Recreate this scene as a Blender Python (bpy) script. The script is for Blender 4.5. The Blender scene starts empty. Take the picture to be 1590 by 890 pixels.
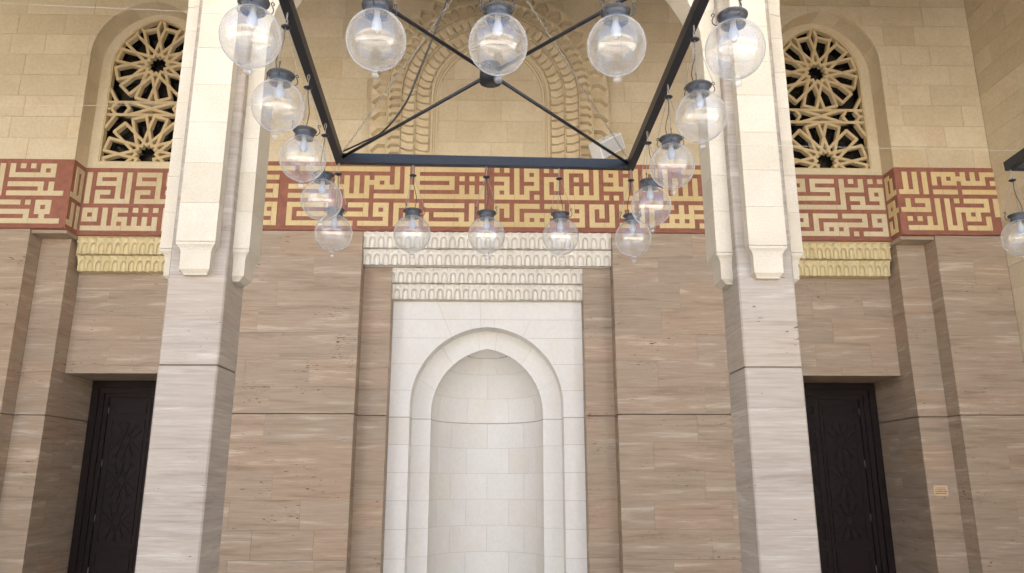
import bpy, math, random
from mathutils import Vector, Matrix

rnd = random.Random(7)
S = bpy.context.scene
COL = S.collection
PI = math.pi

# ------------------------------------------------------------------ camera
CAM_LOC = (0.08, 0.0, 1.6)
cam_data = bpy.data.cameras.new('camera')
cam_data.sensor_width = 36.0
cam_data.lens = 1200.0 / 1590.0 * 36.0
cam_data.clip_start = 0.05
cam_data.clip_end = 500.0
cam = bpy.data.objects.new('camera', cam_data)
cam.location = CAM_LOC
cam.rotation_euler = (math.radians(90 + 14.4), 0.0, math.radians(-1.36))
COL.objects.link(cam)
S.camera = cam

# ------------------------------------------------------------------ world, sun, exposure
SUN_EL, SUN_AZ = 60.0, 24.0          # the sun stands behind the wall, a little to the right
world = bpy.data.worlds.new('World')
S.world = world
world.use_nodes = True
wn = world.node_tree
wn.nodes.clear()
w_out = wn.nodes.new('ShaderNodeOutputWorld')
w_bg = wn.nodes.new('ShaderNodeBackground')
w_sky = wn.nodes.new('ShaderNodeTexSky')
w_sky.sky_type = 'NISHITA'
w_sky.sun_disc = False
w_sky.sun_elevation = math.radians(SUN_EL)
w_sky.sun_rotation = math.radians(SUN_AZ)
w_sky.air_density = 1.0
w_sky.dust_density = 2.0
w_bg.inputs['Strength'].default_value = 0.13
wn.links.new(w_sky.outputs[0], w_bg.inputs[0])
wn.links.new(w_bg.outputs[0], w_out.inputs[0])

sun_data = bpy.data.lights.new('sun', 'SUN')
sun_data.energy = 5.0
sun_data.angle = math.radians(0.5)
sun_data.color = (1.0, 0.95, 0.87)
sun = bpy.data.objects.new('sun', sun_data)
sd = Vector((math.sin(math.radians(SUN_AZ)) * math.cos(math.radians(SUN_EL)),
             math.cos(math.radians(SUN_AZ)) * math.cos(math.radians(SUN_EL)),
             math.sin(math.radians(SUN_EL))))
sun.rotation_euler = sd.to_track_quat('Z', 'Y').to_euler()
sun.location = (0, 20, 30)
COL.objects.link(sun)

S.view_settings.view_transform = 'Standard'
S.view_settings.look = 'None'
S.view_settings.exposure = 2.65
S.view_settings.gamma = 1.0
S.view_settings.use_curve_mapping = False
S.cycles.use_denoising = True
S.cycles.max_bounces = 12
S.cycles.diffuse_bounces = 6
S.cycles.glossy_bounces = 4
S.cycles.transparent_max_bounces = 24
S.cycles.sample_clamp_indirect = 6.0

# ------------------------------------------------------------------ materials
def new_mat(name):
    m = bpy.data.materials.new(name)
    m.use_nodes = True
    nt = m.node_tree
    b = nt.nodes['Principled BSDF']
    return m, nt, b

def node(nt, kind, **kw):
    n = nt.nodes.new(kind)
    for k, v in kw.items():
        if k in n.inputs:
            n.inputs[k].default_value = v
        else:
            setattr(n, k, v)
    return n

def obj_coord(nt, scale, spread=40.0, zspread=15.0):
    tc = nt.nodes.new('ShaderNodeTexCoord')
    oi = nt.nodes.new('ShaderNodeObjectInfo')
    mul = node(nt, 'ShaderNodeVectorMath', operation='MULTIPLY')
    cmb = nt.nodes.new('ShaderNodeCombineXYZ')
    for i in range(3):
        nt.links.new(oi.outputs['Random'], cmb.inputs[i])
    mul.inputs[1].default_value = (spread, spread * .61, zspread)
    nt.links.new(cmb.outputs[0], mul.inputs[0])
    add = node(nt, 'ShaderNodeVectorMath', operation='ADD')
    nt.links.new(tc.outputs['Object'], add.inputs[0])
    nt.links.new(mul.outputs[0], add.inputs[1])
    mp = nt.nodes.new('ShaderNodeMapping')
    mp.inputs['Scale'].default_value = scale
    nt.links.new(add.outputs[0], mp.inputs[0])
    return mp.outputs[0], add.outputs[0], oi.outputs['Random']

def scaled(nt, vec, scale):
    mp = nt.nodes.new('ShaderNodeMapping')
    mp.inputs['Scale'].default_value = scale
    nt.links.new(vec, mp.inputs[0])
    return mp.outputs[0]

def ramp(nt, fac, stops):
    r = nt.nodes.new('ShaderNodeValToRGB')
    el = r.color_ramp.elements
    while len(el) > 2:
        el.remove(el[-1])
    while len(el) < len(stops):
        el.new(0.5)
    for e, (p, c) in zip(el, stops):
        e.position = p
        e.color = (*c, 1.0) if len(c) == 3 else c
    nt.links.new(fac, r.inputs[0])
    return r.outputs[0]

def mixc(nt, a, b, fac, mode='MIX'):
    m = nt.nodes.new('ShaderNodeMix')
    m.data_type = 'RGBA'
    m.blend_type = mode
    for sock, v in ((m.inputs[0], fac), (m.inputs[6], a), (m.inputs[7], b)):
        if hasattr(v, 'is_output'):
            nt.links.new(v, sock)
        elif isinstance(v, (int, float)):
            sock.default_value = v
        else:
            sock.default_value = (*v, 1.0)
    return m.outputs[2]

def noise(nt, vec, scale, detail=5.0, rough=0.6, dist=0.0):
    n = nt.nodes.new('ShaderNodeTexNoise')
    n.inputs['Scale'].default_value = scale
    n.inputs['Detail'].default_value = detail
    n.inputs['Roughness'].default_value = rough
    n.inputs['Distortion'].default_value = dist
    nt.links.new(vec, n.inputs['Vector'])
    return n.outputs[0]

def bump(nt, b, height, strength, dist=0.01):
    bp = nt.nodes.new('ShaderNodeBump')
    bp.inputs['Strength'].default_value = strength
    bp.inputs['Distance'].default_value = dist
    nt.links.new(height, bp.inputs['Height'])
    nt.links.new(bp.outputs[0], b.inputs['Normal'])

def math_node(nt, op, a, b=None):
    m = nt.nodes.new('ShaderNodeMath')
    m.operation = op
    for i, v in enumerate((a, b)):
        if v is None:
            continue
        if hasattr(v, 'is_output'):
            nt.links.new(v, m.inputs[i])
        else:
            m.inputs[i].default_value = v
    return m.outputs[0]

def travertine(name, dark, mid, light, pit_amount=0.66, vary=0.16):
    m, nt, b = new_mat(name)
    v, raw, rn = obj_coord(nt, (0.62, 0.62, 7.5), 1.6, 0.03)
    n1 = noise(nt, v, 1.3, 8.0, 0.68, 0.5)
    c1 = ramp(nt, n1, [(0.34, dark), (0.47, mid), (0.55, mid), (0.66, light)])
    n2 = noise(nt, scaled(nt, raw, (2.6, 2.6, 62.0)), 1.0, 5.0, 0.68)
    c2 = ramp(nt, n2, [(0.3, (0.84, 0.82, 0.80)), (0.7, (1.11, 1.11, 1.11))])
    col = mixc(nt, c1, c2, 1.0, 'MULTIPLY')
    var = ramp(nt, rn, [(0.0, (1 - vary * 1.3, 1 - vary * 1.15, 1 - vary * .9)), (0.35, (1 + vary * .4, 1 + vary * .4, 1 + vary * .45)), (0.7, (1, 1, 1)), (1.0, (1 + vary * 1.1, 1 - vary * .1, 1 - vary * .9))])
    col = mixc(nt, col, var, 1.0, 'MULTIPLY')
    # the small open pores of the stone
    pn = noise(nt, scaled(nt, raw, (13.0, 13.0, 70.0)), 1.0, 3.0, 0.55)
    pg = noise(nt, scaled(nt, raw, (1.4, 1.4, 3.0)), 1.0, 2.0, 0.5)
    ps = math_node(nt, 'MULTIPLY_ADD', pg, 0.50)
    ps.node.inputs[2].default_value = -0.27
    pt = math_node(nt, 'ADD', pn, ps)
    pit = ramp(nt, pt, [(pit_amount, (0, 0, 0)), (pit_amount + 0.03, (1, 1, 1))])
    col = mixc(nt, col, (dark[0] * .32, dark[1] * .27, dark[2] * .24), pit)
    nt.links.new(col, b.inputs['Base Color'])
    b.inputs['Roughness'].default_value = 0.55
    b.inputs['Specular IOR Level'].default_value = 0.32
    h = math_node(nt, 'SUBTRACT', n2, pit)
    bump(nt, b, h, 0.25, 0.004)
    return m

def stone(name, base, alt, rough_scale, bump_s, vary=0.10, stain=None, speck=1.0):
    m, nt, b = new_mat(name)
    v, raw, rn = obj_coord(nt, (1, 1, 1))
    n1 = noise(nt, v, 2.2, 5.0, 0.6, 0.4)
    c = ramp(nt, n1, [(0.32, alt), (0.62, base)])
    var = ramp(nt, rn, [(0.0, (1 - vary, 1 - vary * 1.2, 1 - vary * 1.7)), (0.5, (1, 1, 1)), (1.0, (1 + vary * .6, 1 + vary * .6, 1 + vary * .5))])
    c = mixc(nt, c, var, 1.0, 'MULTIPLY')
    if stain:
        sn = noise(nt, scaled(nt, raw, (0.9, 0.9, 0.5)), 1.0, 4.0, 0.55)
        sf = ramp(nt, sn, [(0.56, (0, 0, 0)), (0.75, (1, 1, 1))])
        c = mixc(nt, c, stain, math_node(nt, 'MULTIPLY', sf, 0.5))
    fine = noise(nt, raw, rough_scale, 4.0, 0.7)
    fc = ramp(nt, fine, [(0.3, (1 - .10 * speck, 1 - .105 * speck, 1 - .12 * speck)), (0.6, (1.03, 1.03, 1.03))])
    c = mixc(nt, c, fc, 1.0, 'MULTIPLY')
    nt.links.new(c, b.inputs['Base Color'])
    b.inputs['Roughness'].default_value = 0.8
    b.inputs['Specular IOR Level'].default_value = 0.25
    bump(nt, b, fine, bump_s, 0.006)
    return m

def plain(name, col, rough=0.5, metal=0.0, nscale=30.0, var=0.12, bump_s=0.0, spec=0.5):
    m, nt, b = new_mat(name)
    v, raw, rn = obj_coord(nt, (1, 1, 1))
    n = noise(nt, raw, nscale, 4.0, 0.6)
    c = ramp(nt, n, [(0.3, tuple(x * (1 - var) for x in col)), (0.7, tuple(min(1, x * (1 + var)) for x in col))])
    nt.links.new(c, b.inputs['Base Color'])
    b.inputs['Roughness'].default_value = rough
    b.inputs['Metallic'].default_value = metal
    b.inputs['Specular IOR Level'].default_value = spec
    if bump_s:
        bump(nt, b, n, bump_s, 0.003)
    return m

M = {}
M['trav'] = travertine('brown_travertine', (0.292, 0.217, 0.151), (0.388, 0.300, 0.220), (0.51, 0.424, 0.33), 0.70, 0.045)
M['trav_pale'] = travertine('pale_travertine', (0.285, 0.240, 0.194), (0.357, 0.309, 0.258), (0.445, 0.397, 0.342), 0.70, 0.03)
M['cream'] = stone('cream_limestone', (0.675, 0.585, 0.43), (0.62, 0.525, 0.37), 28.0, 0.12, 0.09, (0.58, 0.43, 0.23))
M['carved'] = stone('carved_limestone', (0.64, 0.51, 0.31), (0.58, 0.45, 0.255), 30.0, 0.12, 0.05)
M['carved_pale'] = stone('carved_pale_limestone', (0.69, 0.585, 0.41), (0.635, 0.525, 0.35), 30.0, 0.12, 0.04)
M['carved_yellow'] = stone('carved_yellow_limestone', (0.69, 0.58, 0.35), (0.63, 0.515, 0.29), 30.0, 0.12, 0.04)
M['rough'] = stone('bush_hammered_limestone', (0.565, 0.505, 0.41), (0.515, 0.455, 0.36), 75.0, 0.55, 0.05)
M['white'] = stone('white_limestone', (0.79, 0.772, 0.735), (0.77, 0.748, 0.706), 20.0, 0.03, 0.03, (0.74, 0.66, 0.54), 0.3)
M['white_carved'] = stone('white_carved_limestone', (0.77, 0.725, 0.655), (0.735, 0.69, 0.615), 25.0, 0.04, 0.03, None, 0.3)
M['mortar'] = plain('mortar', (0.46, 0.36, 0.23), 0.9)
M['mortar_brown'] = plain('brown_joint', (0.19, 0.145, 0.105), 0.9)
M['mortar_white'] = plain('pale_joint', (0.40, 0.37, 0.33), 0.9)
M['red'] = plain('red_stone', (0.305, 0.125, 0.086), 0.75, 0, 9.0, 0.16, 0.05, 0.3)
M['letter'] = stone('yellow_letter_stone', (0.70, 0.555, 0.31), (0.65, 0.50, 0.255), 40.0, 0.08, 0.07)
M['letter_pale'] = stone('pale_letter_stone', (0.66, 0.56, 0.375), (0.60, 0.49, 0.31), 40.0, 0.08, 0.07)
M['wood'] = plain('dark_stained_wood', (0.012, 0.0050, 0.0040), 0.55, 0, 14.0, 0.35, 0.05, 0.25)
M['black'] = plain('black_painted_steel', (0.011, 0.011, 0.013), 0.38, 0, 40.0, 0.25, 0.06, 0.4)
M['iron'] = plain('dark_grey_cast_iron', (0.058, 0.06, 0.064), 0.5, 0.25, 60.0, 0.3, 0.10)
M['chain'] = plain('galvanised_chain', (0.36, 0.33, 0.29), 0.45, 0.7, 80.0, 0.15)
M['cable'] = plain('black_cable', (0.025, 0.02, 0.02), 0.5, 0, 50, 0.2)
M['wire'] = plain('pale_wire', (0.62, 0.60, 0.56), 0.5, 0.3, 50, 0.1)
M['bulb'] = plain('frosted_bulb', (0.36, 0.36, 0.36), 0.35, 0, 10, 0.02)
M['unlit_pane'] = plain('unlit_room_pane', (0.010, 0.009, 0.009), 0.15, 0, 3, 0.2)  # near-black colour stands for the darkness of the unlit room behind
M['hinge'] = plain('steel_hinge', (0.30, 0.28, 0.26), 0.4, 0.8, 60, 0.1)
M['flood'] = plain('white_enamel', (0.84, 0.85, 0.87), 0.35, 0, 20, 0.04)
M['flood_glass'] = plain('floodlight_glass', (0.55, 0.56, 0.58), 0.12, 0, 20, 0.04)
M['brass'] = plain('brass_plate', (0.66, 0.50, 0.32), 0.5, 0.2, 60, 0.08)
M['ink'] = plain('engraved_ink', (0.24, 0.12, 0.06), 0.7)
M['plaster'] = plain('ceiling_plaster', (0.55, 0.47, 0.35), 0.9, 0, 2.0, 0.06)
M['marble'] = plain('pale_floor_marble', (0.62, 0.58, 0.52), 0.4, 0, 1.3, 0.10)
M['court'] = stone('far_arcade_stone', (0.77, 0.73, 0.66), (0.72, 0.67, 0.59), 8.0, 0.1, 0.05)

def glass_material(name, milky):
    m = bpy.data.materials.new(name)
    m.use_nodes = True
    nt = m.node_tree
    nt.nodes.clear()
    out = nt.nodes.new('ShaderNodeOutputMaterial')
    lw = nt.nodes.new('ShaderNodeLayerWeight')
    lw.inputs['Blend'].default_value = 0.5
    tr = nt.nodes.new('ShaderNodeBsdfTransparent')
    tr.inputs[0].default_value = (0.965, 0.968, 0.965, 1)
    gl = nt.nodes.new('ShaderNodeBsdfGlossy')
    gl.inputs['Roughness'].default_value = 0.02
    df = nt.nodes.new('ShaderNodeBsdfDiffuse')
    df.inputs[0].default_value = (0.78, 0.77, 0.75, 1)
    tl = nt.nodes.new('ShaderNodeBsdfTranslucent')
    tl.inputs[0].default_value = (0.78, 0.77, 0.75, 1)
    half = nt.nodes.new('ShaderNodeMixShader')
    half.inputs[0].default_value = 0.5
    nt.links.new(df.outputs[0], half.inputs[1])
    nt.links.new(tl.outputs[0], half.inputs[2])
    v, raw, rn = obj_coord(nt, (1, 1, 1))
    # fine seeds and dust in the blown glass
    seeds = noise(nt, raw, 210.0, 2.0, 0.6)
    patch = noise(nt, raw, 9.0, 4.0, 0.6)
    sd_ = ramp(nt, seeds, [(0.58, (0, 0, 0)), (0.70, (1, 1, 1))])
    pt_ = ramp(nt, patch, [(0.42, (0.0, 0.0, 0.0)), (0.68, (1, 1, 1))])
    sp = math_node(nt, 'MULTIPLY', sd_, pt_)
    sp = math_node(nt, 'MULTIPLY', sp, 0.5)
    fac2 = math_node(nt, 'POWER', lw.outputs['Facing'], 2.6)
    dust = math_node(nt, 'MULTIPLY', fac2, 0.62 * milky)  # white grazing rim put into the colour for light bent at the edge
    dust = math_node(nt, 'ADD', dust, sp)
    haze = math_node(nt, 'MULTIPLY', pt_, 0.035)
    dust = math_node(nt, 'ADD', dust, haze)
    dust = math_node(nt, 'ADD', dust, 0.08 * milky)
    dust.node.use_clamp = True
    mix1 = nt.nodes.new('ShaderNodeMixShader')
    nt.links.new(dust, mix1.inputs[0])
    nt.links.new(tr.outputs[0], mix1.inputs[1])
    nt.links.new(half.outputs[0], mix1.inputs[2])
    f5 = math_node(nt, 'POWER', lw.outputs['Facing'], 4.5)
    fr = math_node(nt, 'MULTIPLY', f5, 0.55)
    fr = math_node(nt, 'ADD', fr, 0.095)
    fr.node.use_clamp = True
    mix2 = nt.nodes.new('ShaderNodeMixShader')
    nt.links.new(fr, mix2.inputs[0])
    nt.links.new(mix1.outputs[0], mix2.inputs[1])
    nt.links.new(gl.outputs[0], mix2.inputs[2])
    b1 = nt.nodes.new('ShaderNodeBump')
    b1.inputs['Strength'].default_value = 0.10
    b1.inputs['Distance'].default_value = 0.004
    wav = noise(nt, raw, 22.0, 2.0, 0.5)
    nt.links.new(wav, b1.inputs['Height'])
    nt.links.new(b1.outputs[0], gl.inputs['Normal'])
    nt.links.new(mix2.outputs[0], out.inputs[0])
    return m
M['glass'] = glass_material('bubbled_lamp_glass', 1.0)
M['glass_clear'] = glass_material('clear_finial_glass', 0.3)

# ------------------------------------------------------------------ mesh helpers
class MB:
    """collects faces and links them as one mesh object"""
    def __init__(self):
        self.v = []
        self.f = []
        self.smooth = []
    def add(self, verts, faces, smooth=False):
        o = len(self.v)
        self.v.extend(tuple(p) for p in verts)
        for f in faces:
            self.f.append(tuple(i + o for i in f))
            self.smooth.append(smooth)
        return self
    def box(self, a, b):
        (x0, y0, z0), (x1, y1, z1) = a, b
        vs = [(x0, y0, z0), (x1, y0, z0), (x1, y1, z0), (x0, y1, z0), (x0, y0, z1), (x1, y0, z1), (x1, y1, z1), (x0, y1, z1)]
        return self.add(vs, [(0, 3, 2, 1), (4, 5, 6, 7), (0, 1, 5, 4), (1, 2, 6, 5), (2, 3, 7, 6), (3, 0, 4, 7)])
    def prism(self, poly, fr, d0, d1, back=False):
        n = len(poly)
        vs = [fr(u, v, d0) for u, v in poly] + [fr(u, v, d1) for u, v in poly]
        fs = [tuple(range(n))] + [(i, (i + 1) % n, n + (i + 1) % n, n + i) for i in range(n)]
        if back:
            fs.append(tuple(range(2 * n - 1, n - 1, -1)))
        return self.add(vs, fs)
    def bar(self, p, q, w, h, up=(0, 0, 1)):
        p, q = Vector(p), Vector(q)
        d = (q - p).normalized()
        s = d.cross(Vector(up)).normalized()
        t = s.cross(d)
        vs = []
        for c in (p, q):
            for a, b in ((-1, -1), (1, -1), (1, 1), (-1, 1)):
                vs.append(c + s * a * w / 2 + t * b * h / 2)
        return self.add(vs, [(0, 1, 2, 3), (7, 6, 5, 4), (0, 4, 5, 1), (1, 5, 6, 2), (2, 6, 7, 3), (3, 7, 4, 0)])
    def tube(self, pts, r, n=6, closed=False):
        pts = [Vector(p) for p in pts]
        m = len(pts)
        vs, fs = [], []
        ref = None
        for i, p in enumerate(pts):
            a = pts[(i - 1) % m] if (closed or i) else p
            b = pts[(i + 1) % m] if (closed or i < m - 1) else p
            d = (b - a).normalized()
            if ref is None:
                ref = Vector((0, 0, 1)) if abs(d.z) < .9 else Vector((1, 0, 0))
            s = (ref - d * ref.dot(d))
            if s.length < 1e-4:
                s = Vector((0, 1, 0)) - d * d.y
            s.normalize()
            ref = s
            t = d.cross(s)
            for k in range(n):
                an = 2 * PI * k / n
                vs.append(p + s * math.cos(an) * r + t * math.sin(an) * r)
        for i in range(m if closed else m - 1):
            j = (i + 1) % m
            for k in range(n):
                l = (k + 1) % n
                fs.append((i * n + k, i * n + l, j * n + l, j * n + k))
        if not closed:
            fs.append(tuple(range(n - 1, -1, -1)))
            fs.append(tuple(range((m - 1) * n, m * n)))
        return self.add(vs, fs, True)
    def lathe(self, prof, n=24, c=(0, 0, 0)):
        vs, fs = [], []
        for r, z in prof:
            for k in range(n):
                a = 2 * PI * k / n
                vs.append((c[0] + r * math.cos(a), c[1] + r * math.sin(a), c[2] + z))
        for i in range(len(prof) - 1):
            for k in range(n):
                l = (k + 1) % n
                fs.append((i * n + k, i * n + l, (i + 1) * n + l, (i + 1) * n + k))
        return self.add(vs, fs, True)
    def build(self, name, mat, parent=None, kind=None):
        me = bpy.data.meshes.new(name)
        off = Vector((0, 0, 0))
        if parent is not None:
            off = Vector(parent['_o']) if '_o' in parent else Vector((0, 0, 0))
        me.from_pydata([tuple(Vector(p) - off) for p in self.v], [], self.f)
        for p, s in zip(me.polygons, self.smooth):
            p.use_smooth = s
        me.materials.append(M[mat])
        me.update()
        o = bpy.data.objects.new(name, me)
        COL.objects.link(o)
        if parent is not None:
            o.parent = parent
            ROOT_OFF[o.name] = off
            o['_o'] = tuple(off)
        else:
            o['_o'] = (0.0, 0.0, 0.0)
        if kind:
            o['kind'] = kind
        return o

ROOT_OFF = {}

def thing(name, label, cat, loc=(0, 0, 0), group=None):
    o = bpy.data.objects.new(name, None)
    o.empty_display_size = 0.2
    o.location = loc
    COL.objects.link(o)
    o['label'] = label
    o['category'] = cat
    o['_o'] = tuple(float(x) for x in loc)
    if group:
        o['group'] = group
    return o

def tag(o, label, cat, group=None):
    o['label'] = label
    o['category'] = cat
    if group:
        o['group'] = group
    return o

def place(mesh_obj, parent, loc, rot=None, scale=None, name=None):
    """link a copy of an already built mesh under parent (world position loc)"""
    c = mesh_obj.copy()
    COL.objects.link(c)
    c.parent = parent
    off = Vector(parent['_o'])
    c.location = Vector(loc) - off
    if rot:
        c.rotation_euler = rot
    if scale:
        c.scale = scale
    return c

def fr_front(Y):                      # plane facing the camera, u = x, v = z, depth goes into the wall
    return lambda u, v, d: (u, Y + d, v)

def fr_side(X, s):                    # plane of constant x, u = y, v = z, depth goes towards s
    return lambda u, v, d: (X + s * d, u, v)

# ------------------------------------------------------------------ arch profiles
def pointed(h, c, zs):
    R = h + c
    top = zs + math.sqrt(R * R - c * c)
    def hw(z):
        if z <= zs:
            return h
        if z >= top:
            return 0.0
        return max(0.0, math.sqrt(max(0, R * R - (z - zs) ** 2)) - c)
    return hw, top

def arch_points(h, c, zs, n=16):
    """from the right springing over the apex to the left springing"""
    R = h + c
    a1 = math.acos(c / R)
    right = [(-c + R * math.cos(a1 * i / n), zs + R * math.sin(a1 * i / n)) for i in range(n + 1)]
    return right + [(-x, z) for x, z in reversed(right[:-1])]

def clip(poly, a, b, c):
    """keep the part of the polygon where a*u + b*v <= c"""
    out = []
    n = len(poly)
    for i in range(n):
        p, q = poly[i], poly[(i + 1) % n]
        fp, fq = a * p[0] + b * p[1] - c, a * q[0] + b * q[1] - c
        if fp <= 0:
            out.append(p)
        if fp * fq < 0:
            t = fp / (fp - fq)
            out.append((p[0] + t * (q[0] - p[0]), p[1] + t * (q[1] - p[1])))
    return out

def area(poly):
    return abs(sum(p[0] * q[1] - q[0] * p[1] for p, q in zip(poly, poly[1:] + poly[:1]))) / 2

def dedupe(poly):
    out = []
    for p in poly:
        if not out or abs(p[0] - out[-1][0]) + abs(p[1] - out[-1][1]) > 1e-4:
            out.append(p)
    if len(out) > 1 and abs(out[0][0] - out[-1][0]) + abs(out[0][1] - out[-1][1]) < 1e-4:
        out.pop()
    return out

def around_arch(xa, xb, za, zb, cx, h, hw, top):
    """the pieces of a rectangular block that stay outside an arched opening"""
    if za >= top or xb <= cx - h or xa >= cx + h:
        return [[(xa, za), (xb, za), (xb, zb), (xa, zb)]]
    out = []
    for s in (1, -1):
        ta, tb = (xa - cx, xb - cx) if s > 0 else (cx - xb, cx - xa)
        ta = max(0.0, ta)
        if tb <= ta:
            continue
        pts = []
        zlo = za
        if hw(za) >= tb:               # the opening eats the whole lower edge
            if hw(zb) >= tb:
                continue
            a_, b_ = za, zb
            for _ in range(40):
                m_ = (a_ + b_) / 2
                a_, b_ = (m_, b_) if hw(m_) >= tb else (a_, m_)
            zlo = b_
        zz_ = sorted([zlo + (zb - zlo) * i / 16 for i in range(17)] + [top - e_ for e_ in (0, .0005, .002, .006, .014, .03) if zlo < top - e_ < zb])
        for z in zz_:
            pts.append((min(tb, max(ta, hw(z))), z))
        pts += [(tb, zb), (tb, za)] if zlo == za else [(tb, zb)]
        poly = dedupe(pts)
        if len(poly) > 2 and area(poly) > 0.0003:
            out.append([(cx + s * t, z) for t, z in poly])
    return out

def courses(x0, x1, zs, lmin, lmax, seed):
    """yield block rectangles row by row; zs is the list of joint heights"""
    r = random.Random(seed)
    for k in range(len(zs) - 1):
        x = x0
        first = True
        while x < x1 - 1e-6:
            L = r.uniform(lmin, lmax)
            if first:
                L *= 0.55 if k % 2 else 1.0
                first = False
            e = x + L
            if x1 - e < lmin * 0.5:
                e = x1
            yield x, min(e, x1), zs[k], zs[k + 1]
            x = min(e, x1)

def span(z0, z1, h):
    n = max(1, round((z1 - z0) / h))
    return [z0 + (z1 - z0) * i / n for i in range(n + 1)]

def lay(parent, name, mat, rects, fr, thick, gap=0.004, hole=None, jitter=0.0015):
    n = 0
    for (xa, xb, za, zb) in rects:
        g = gap / 2
        r = (xa + g, xb - g, za + g, zb - g)
        polys = [[(r[0], r[2]), (r[1], r[2]), (r[1], r[3]), (r[0], r[3])]]
        if hole:
            for hl in hole:
                if not (r[2] >= hl[3] or r[1] <= hl[0] - hl[1] or r[0] >= hl[0] + hl[1]):
                    polys = around_arch(r[0], r[1], r[2], r[3], *hl)
                    break
        for p in polys:
            MB().prism(p, fr, rnd.uniform(0, jitter), thick).build(name, mat, parent)
            n += 1
    return n

# ================================================================== the place
# main planes (metres): front wall A, recesses B and C of the niche, door bays
YA, YB, YC, YI = 10.0, 10.25, 10.5, 10.8
XM = -0.01                     # axis of the prayer niche
BW, CW = 1.69, 1.31            # half widths of the two steps of the niche
ZJ = 2.48                      # the long dark joint
ZB0, ZB1 = 4.93, 5.93          # inscription band
DX = 4.90                      # axis of each door bay
EA, EB, ED = 6.145, 5.745, 5.72
IA, IB, ID = 3.655, 4.055, 4.08
YB2, YC2, YD = 10.285, 10.60, 11.35
RX0, RX1 = 4.10, 5.70          # recess of band and window
XR = 7.10                      # face of the right hand end wall
XL = -8.6
ZTOP = 9.3

# ---- ground
def sheet(name, x0, y0, x1, y1, z, mat):
    return MB().add([(x0, y0, z), (x1, y0, z), (x1, y1, z), (x0, y1, z)], [(0, 1, 2, 3)]).build(name, mat, None, 'structure')
sheet('ground', -140, -160, 140, 140, -0.02, 'marble')
fl = thing('floor', 'pale marble floor of the arcade', 'floor')
del fl['label'], fl['category']
fl['kind'] = 'structure'
MB().box((XL - .3, 0.8, -0.015), (XR + .3, 11.4, 0.0)).build('slab', 'marble', fl)

# ---- the far side of the courtyard, seen only as a reflection in the lamp glass
def far_arcade():
    t = thing('courtyard_arcade', 'sunlit stone arcade across the courtyard, mirrored in the lamp glass', 'arcade', (0, -14, 0))
    m = MB()
    for k in range(-9, 10):
        cx = k * 2.6
        pts = [(cx + x, z) for x, z in arch_points(1.0, 0.2, 4.3, 8)]
        m.prism([(cx + 1.3, 4.3)] + pts + [(cx - 1.3, 4.3), (cx - 1.3, 7.4), (cx + 1.3, 7.4)], fr_front(-14), 0, -0.6)
        m.box((cx + 1.0, -14.6, 0), (cx + 1.6, -14.0, 4.299))
    m.build('arcade_front', 'court', t)
    MB().box((-25, -19, 0), (25, -18.6, 7.4)).build('rear_wall', 'court', t)
    MB().box((-25, -19, 7.42), (25, -13.9, 7.7)).build('roof', 'court', t)
far_arcade()

# ---- lower wall of brown travertine
wall = thing('travertine_wall', 'lower wall clad in brown horizontally veined travertine, around the niche and doors', 'wall', (0, YA, 0))
zlow = span(0.0, ZJ, 0.355)
zhigh = span(ZJ, ZB0, 0.35)
def trav_rects(x0, x1, z0, z1, seed, lmin=0.75, lmax=1.25):
    rs = []
    if z0 < ZJ:
        zz = [z for z in zlow if z >= z0 - 1e-6 and z <= z1]
        rs += list(courses(x0, x1, zz, lmin, lmax, seed))
    zz = [z for z in zhigh if z <= z1 + 1e-6 and z >= z0 - 1e-6]
    if zz and zz[0] > z0 + 1e-6 and z0 >= ZJ:
        zz = [z0] + zz
    if zz and zz[-1] < z1 - 1e-6:
        zz.append(z1)
    rs += list(courses(x0, x1, zz, lmin, lmax, seed + 1))
    # open the long dark joint
    return [(a, b, c + (0.006 if abs(c - ZJ) < 1e-6 else 0), d - (0.006 if abs(d - ZJ) < 1e-6 else 0)) for a, b, c, d in rs]
TG = 0.0019
for (x0, x1, sd_) in ((XL, -EA, 1), (-IA, XM - BW, 3), (XM + BW, IA, 5), (EA, XR, 7)):
    lay(wall, 'travertine_slab', 'trav', trav_rects(x0, x1, 0, ZB0 - 0.002, sd_), fr_front(YA), 0.03, TG)
# step B beside the niche
for (x0, x1, sd_) in ((XM - BW, XM - CW, 11), (XM + CW, XM + BW, 13)):
    lay(wall, 'travertine_slab', 'trav', trav_rects(x0, x1, 0, 4.49, sd_, 0.5, 0.6), fr_front(YB), 0.03, TG)
# returns of the niche step (facing the axis)
for X, s, sd_ in ((XM - BW, -1, 15), (XM + BW, 1, 17)):
    lay(wall, 'travertine_return', 'trav', trav_rects(YA + .031, YB - .001, 0, ZB0 - 0.003, sd_, 0.5, 0.6), fr_side(X, s), 0.03, TG)
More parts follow.
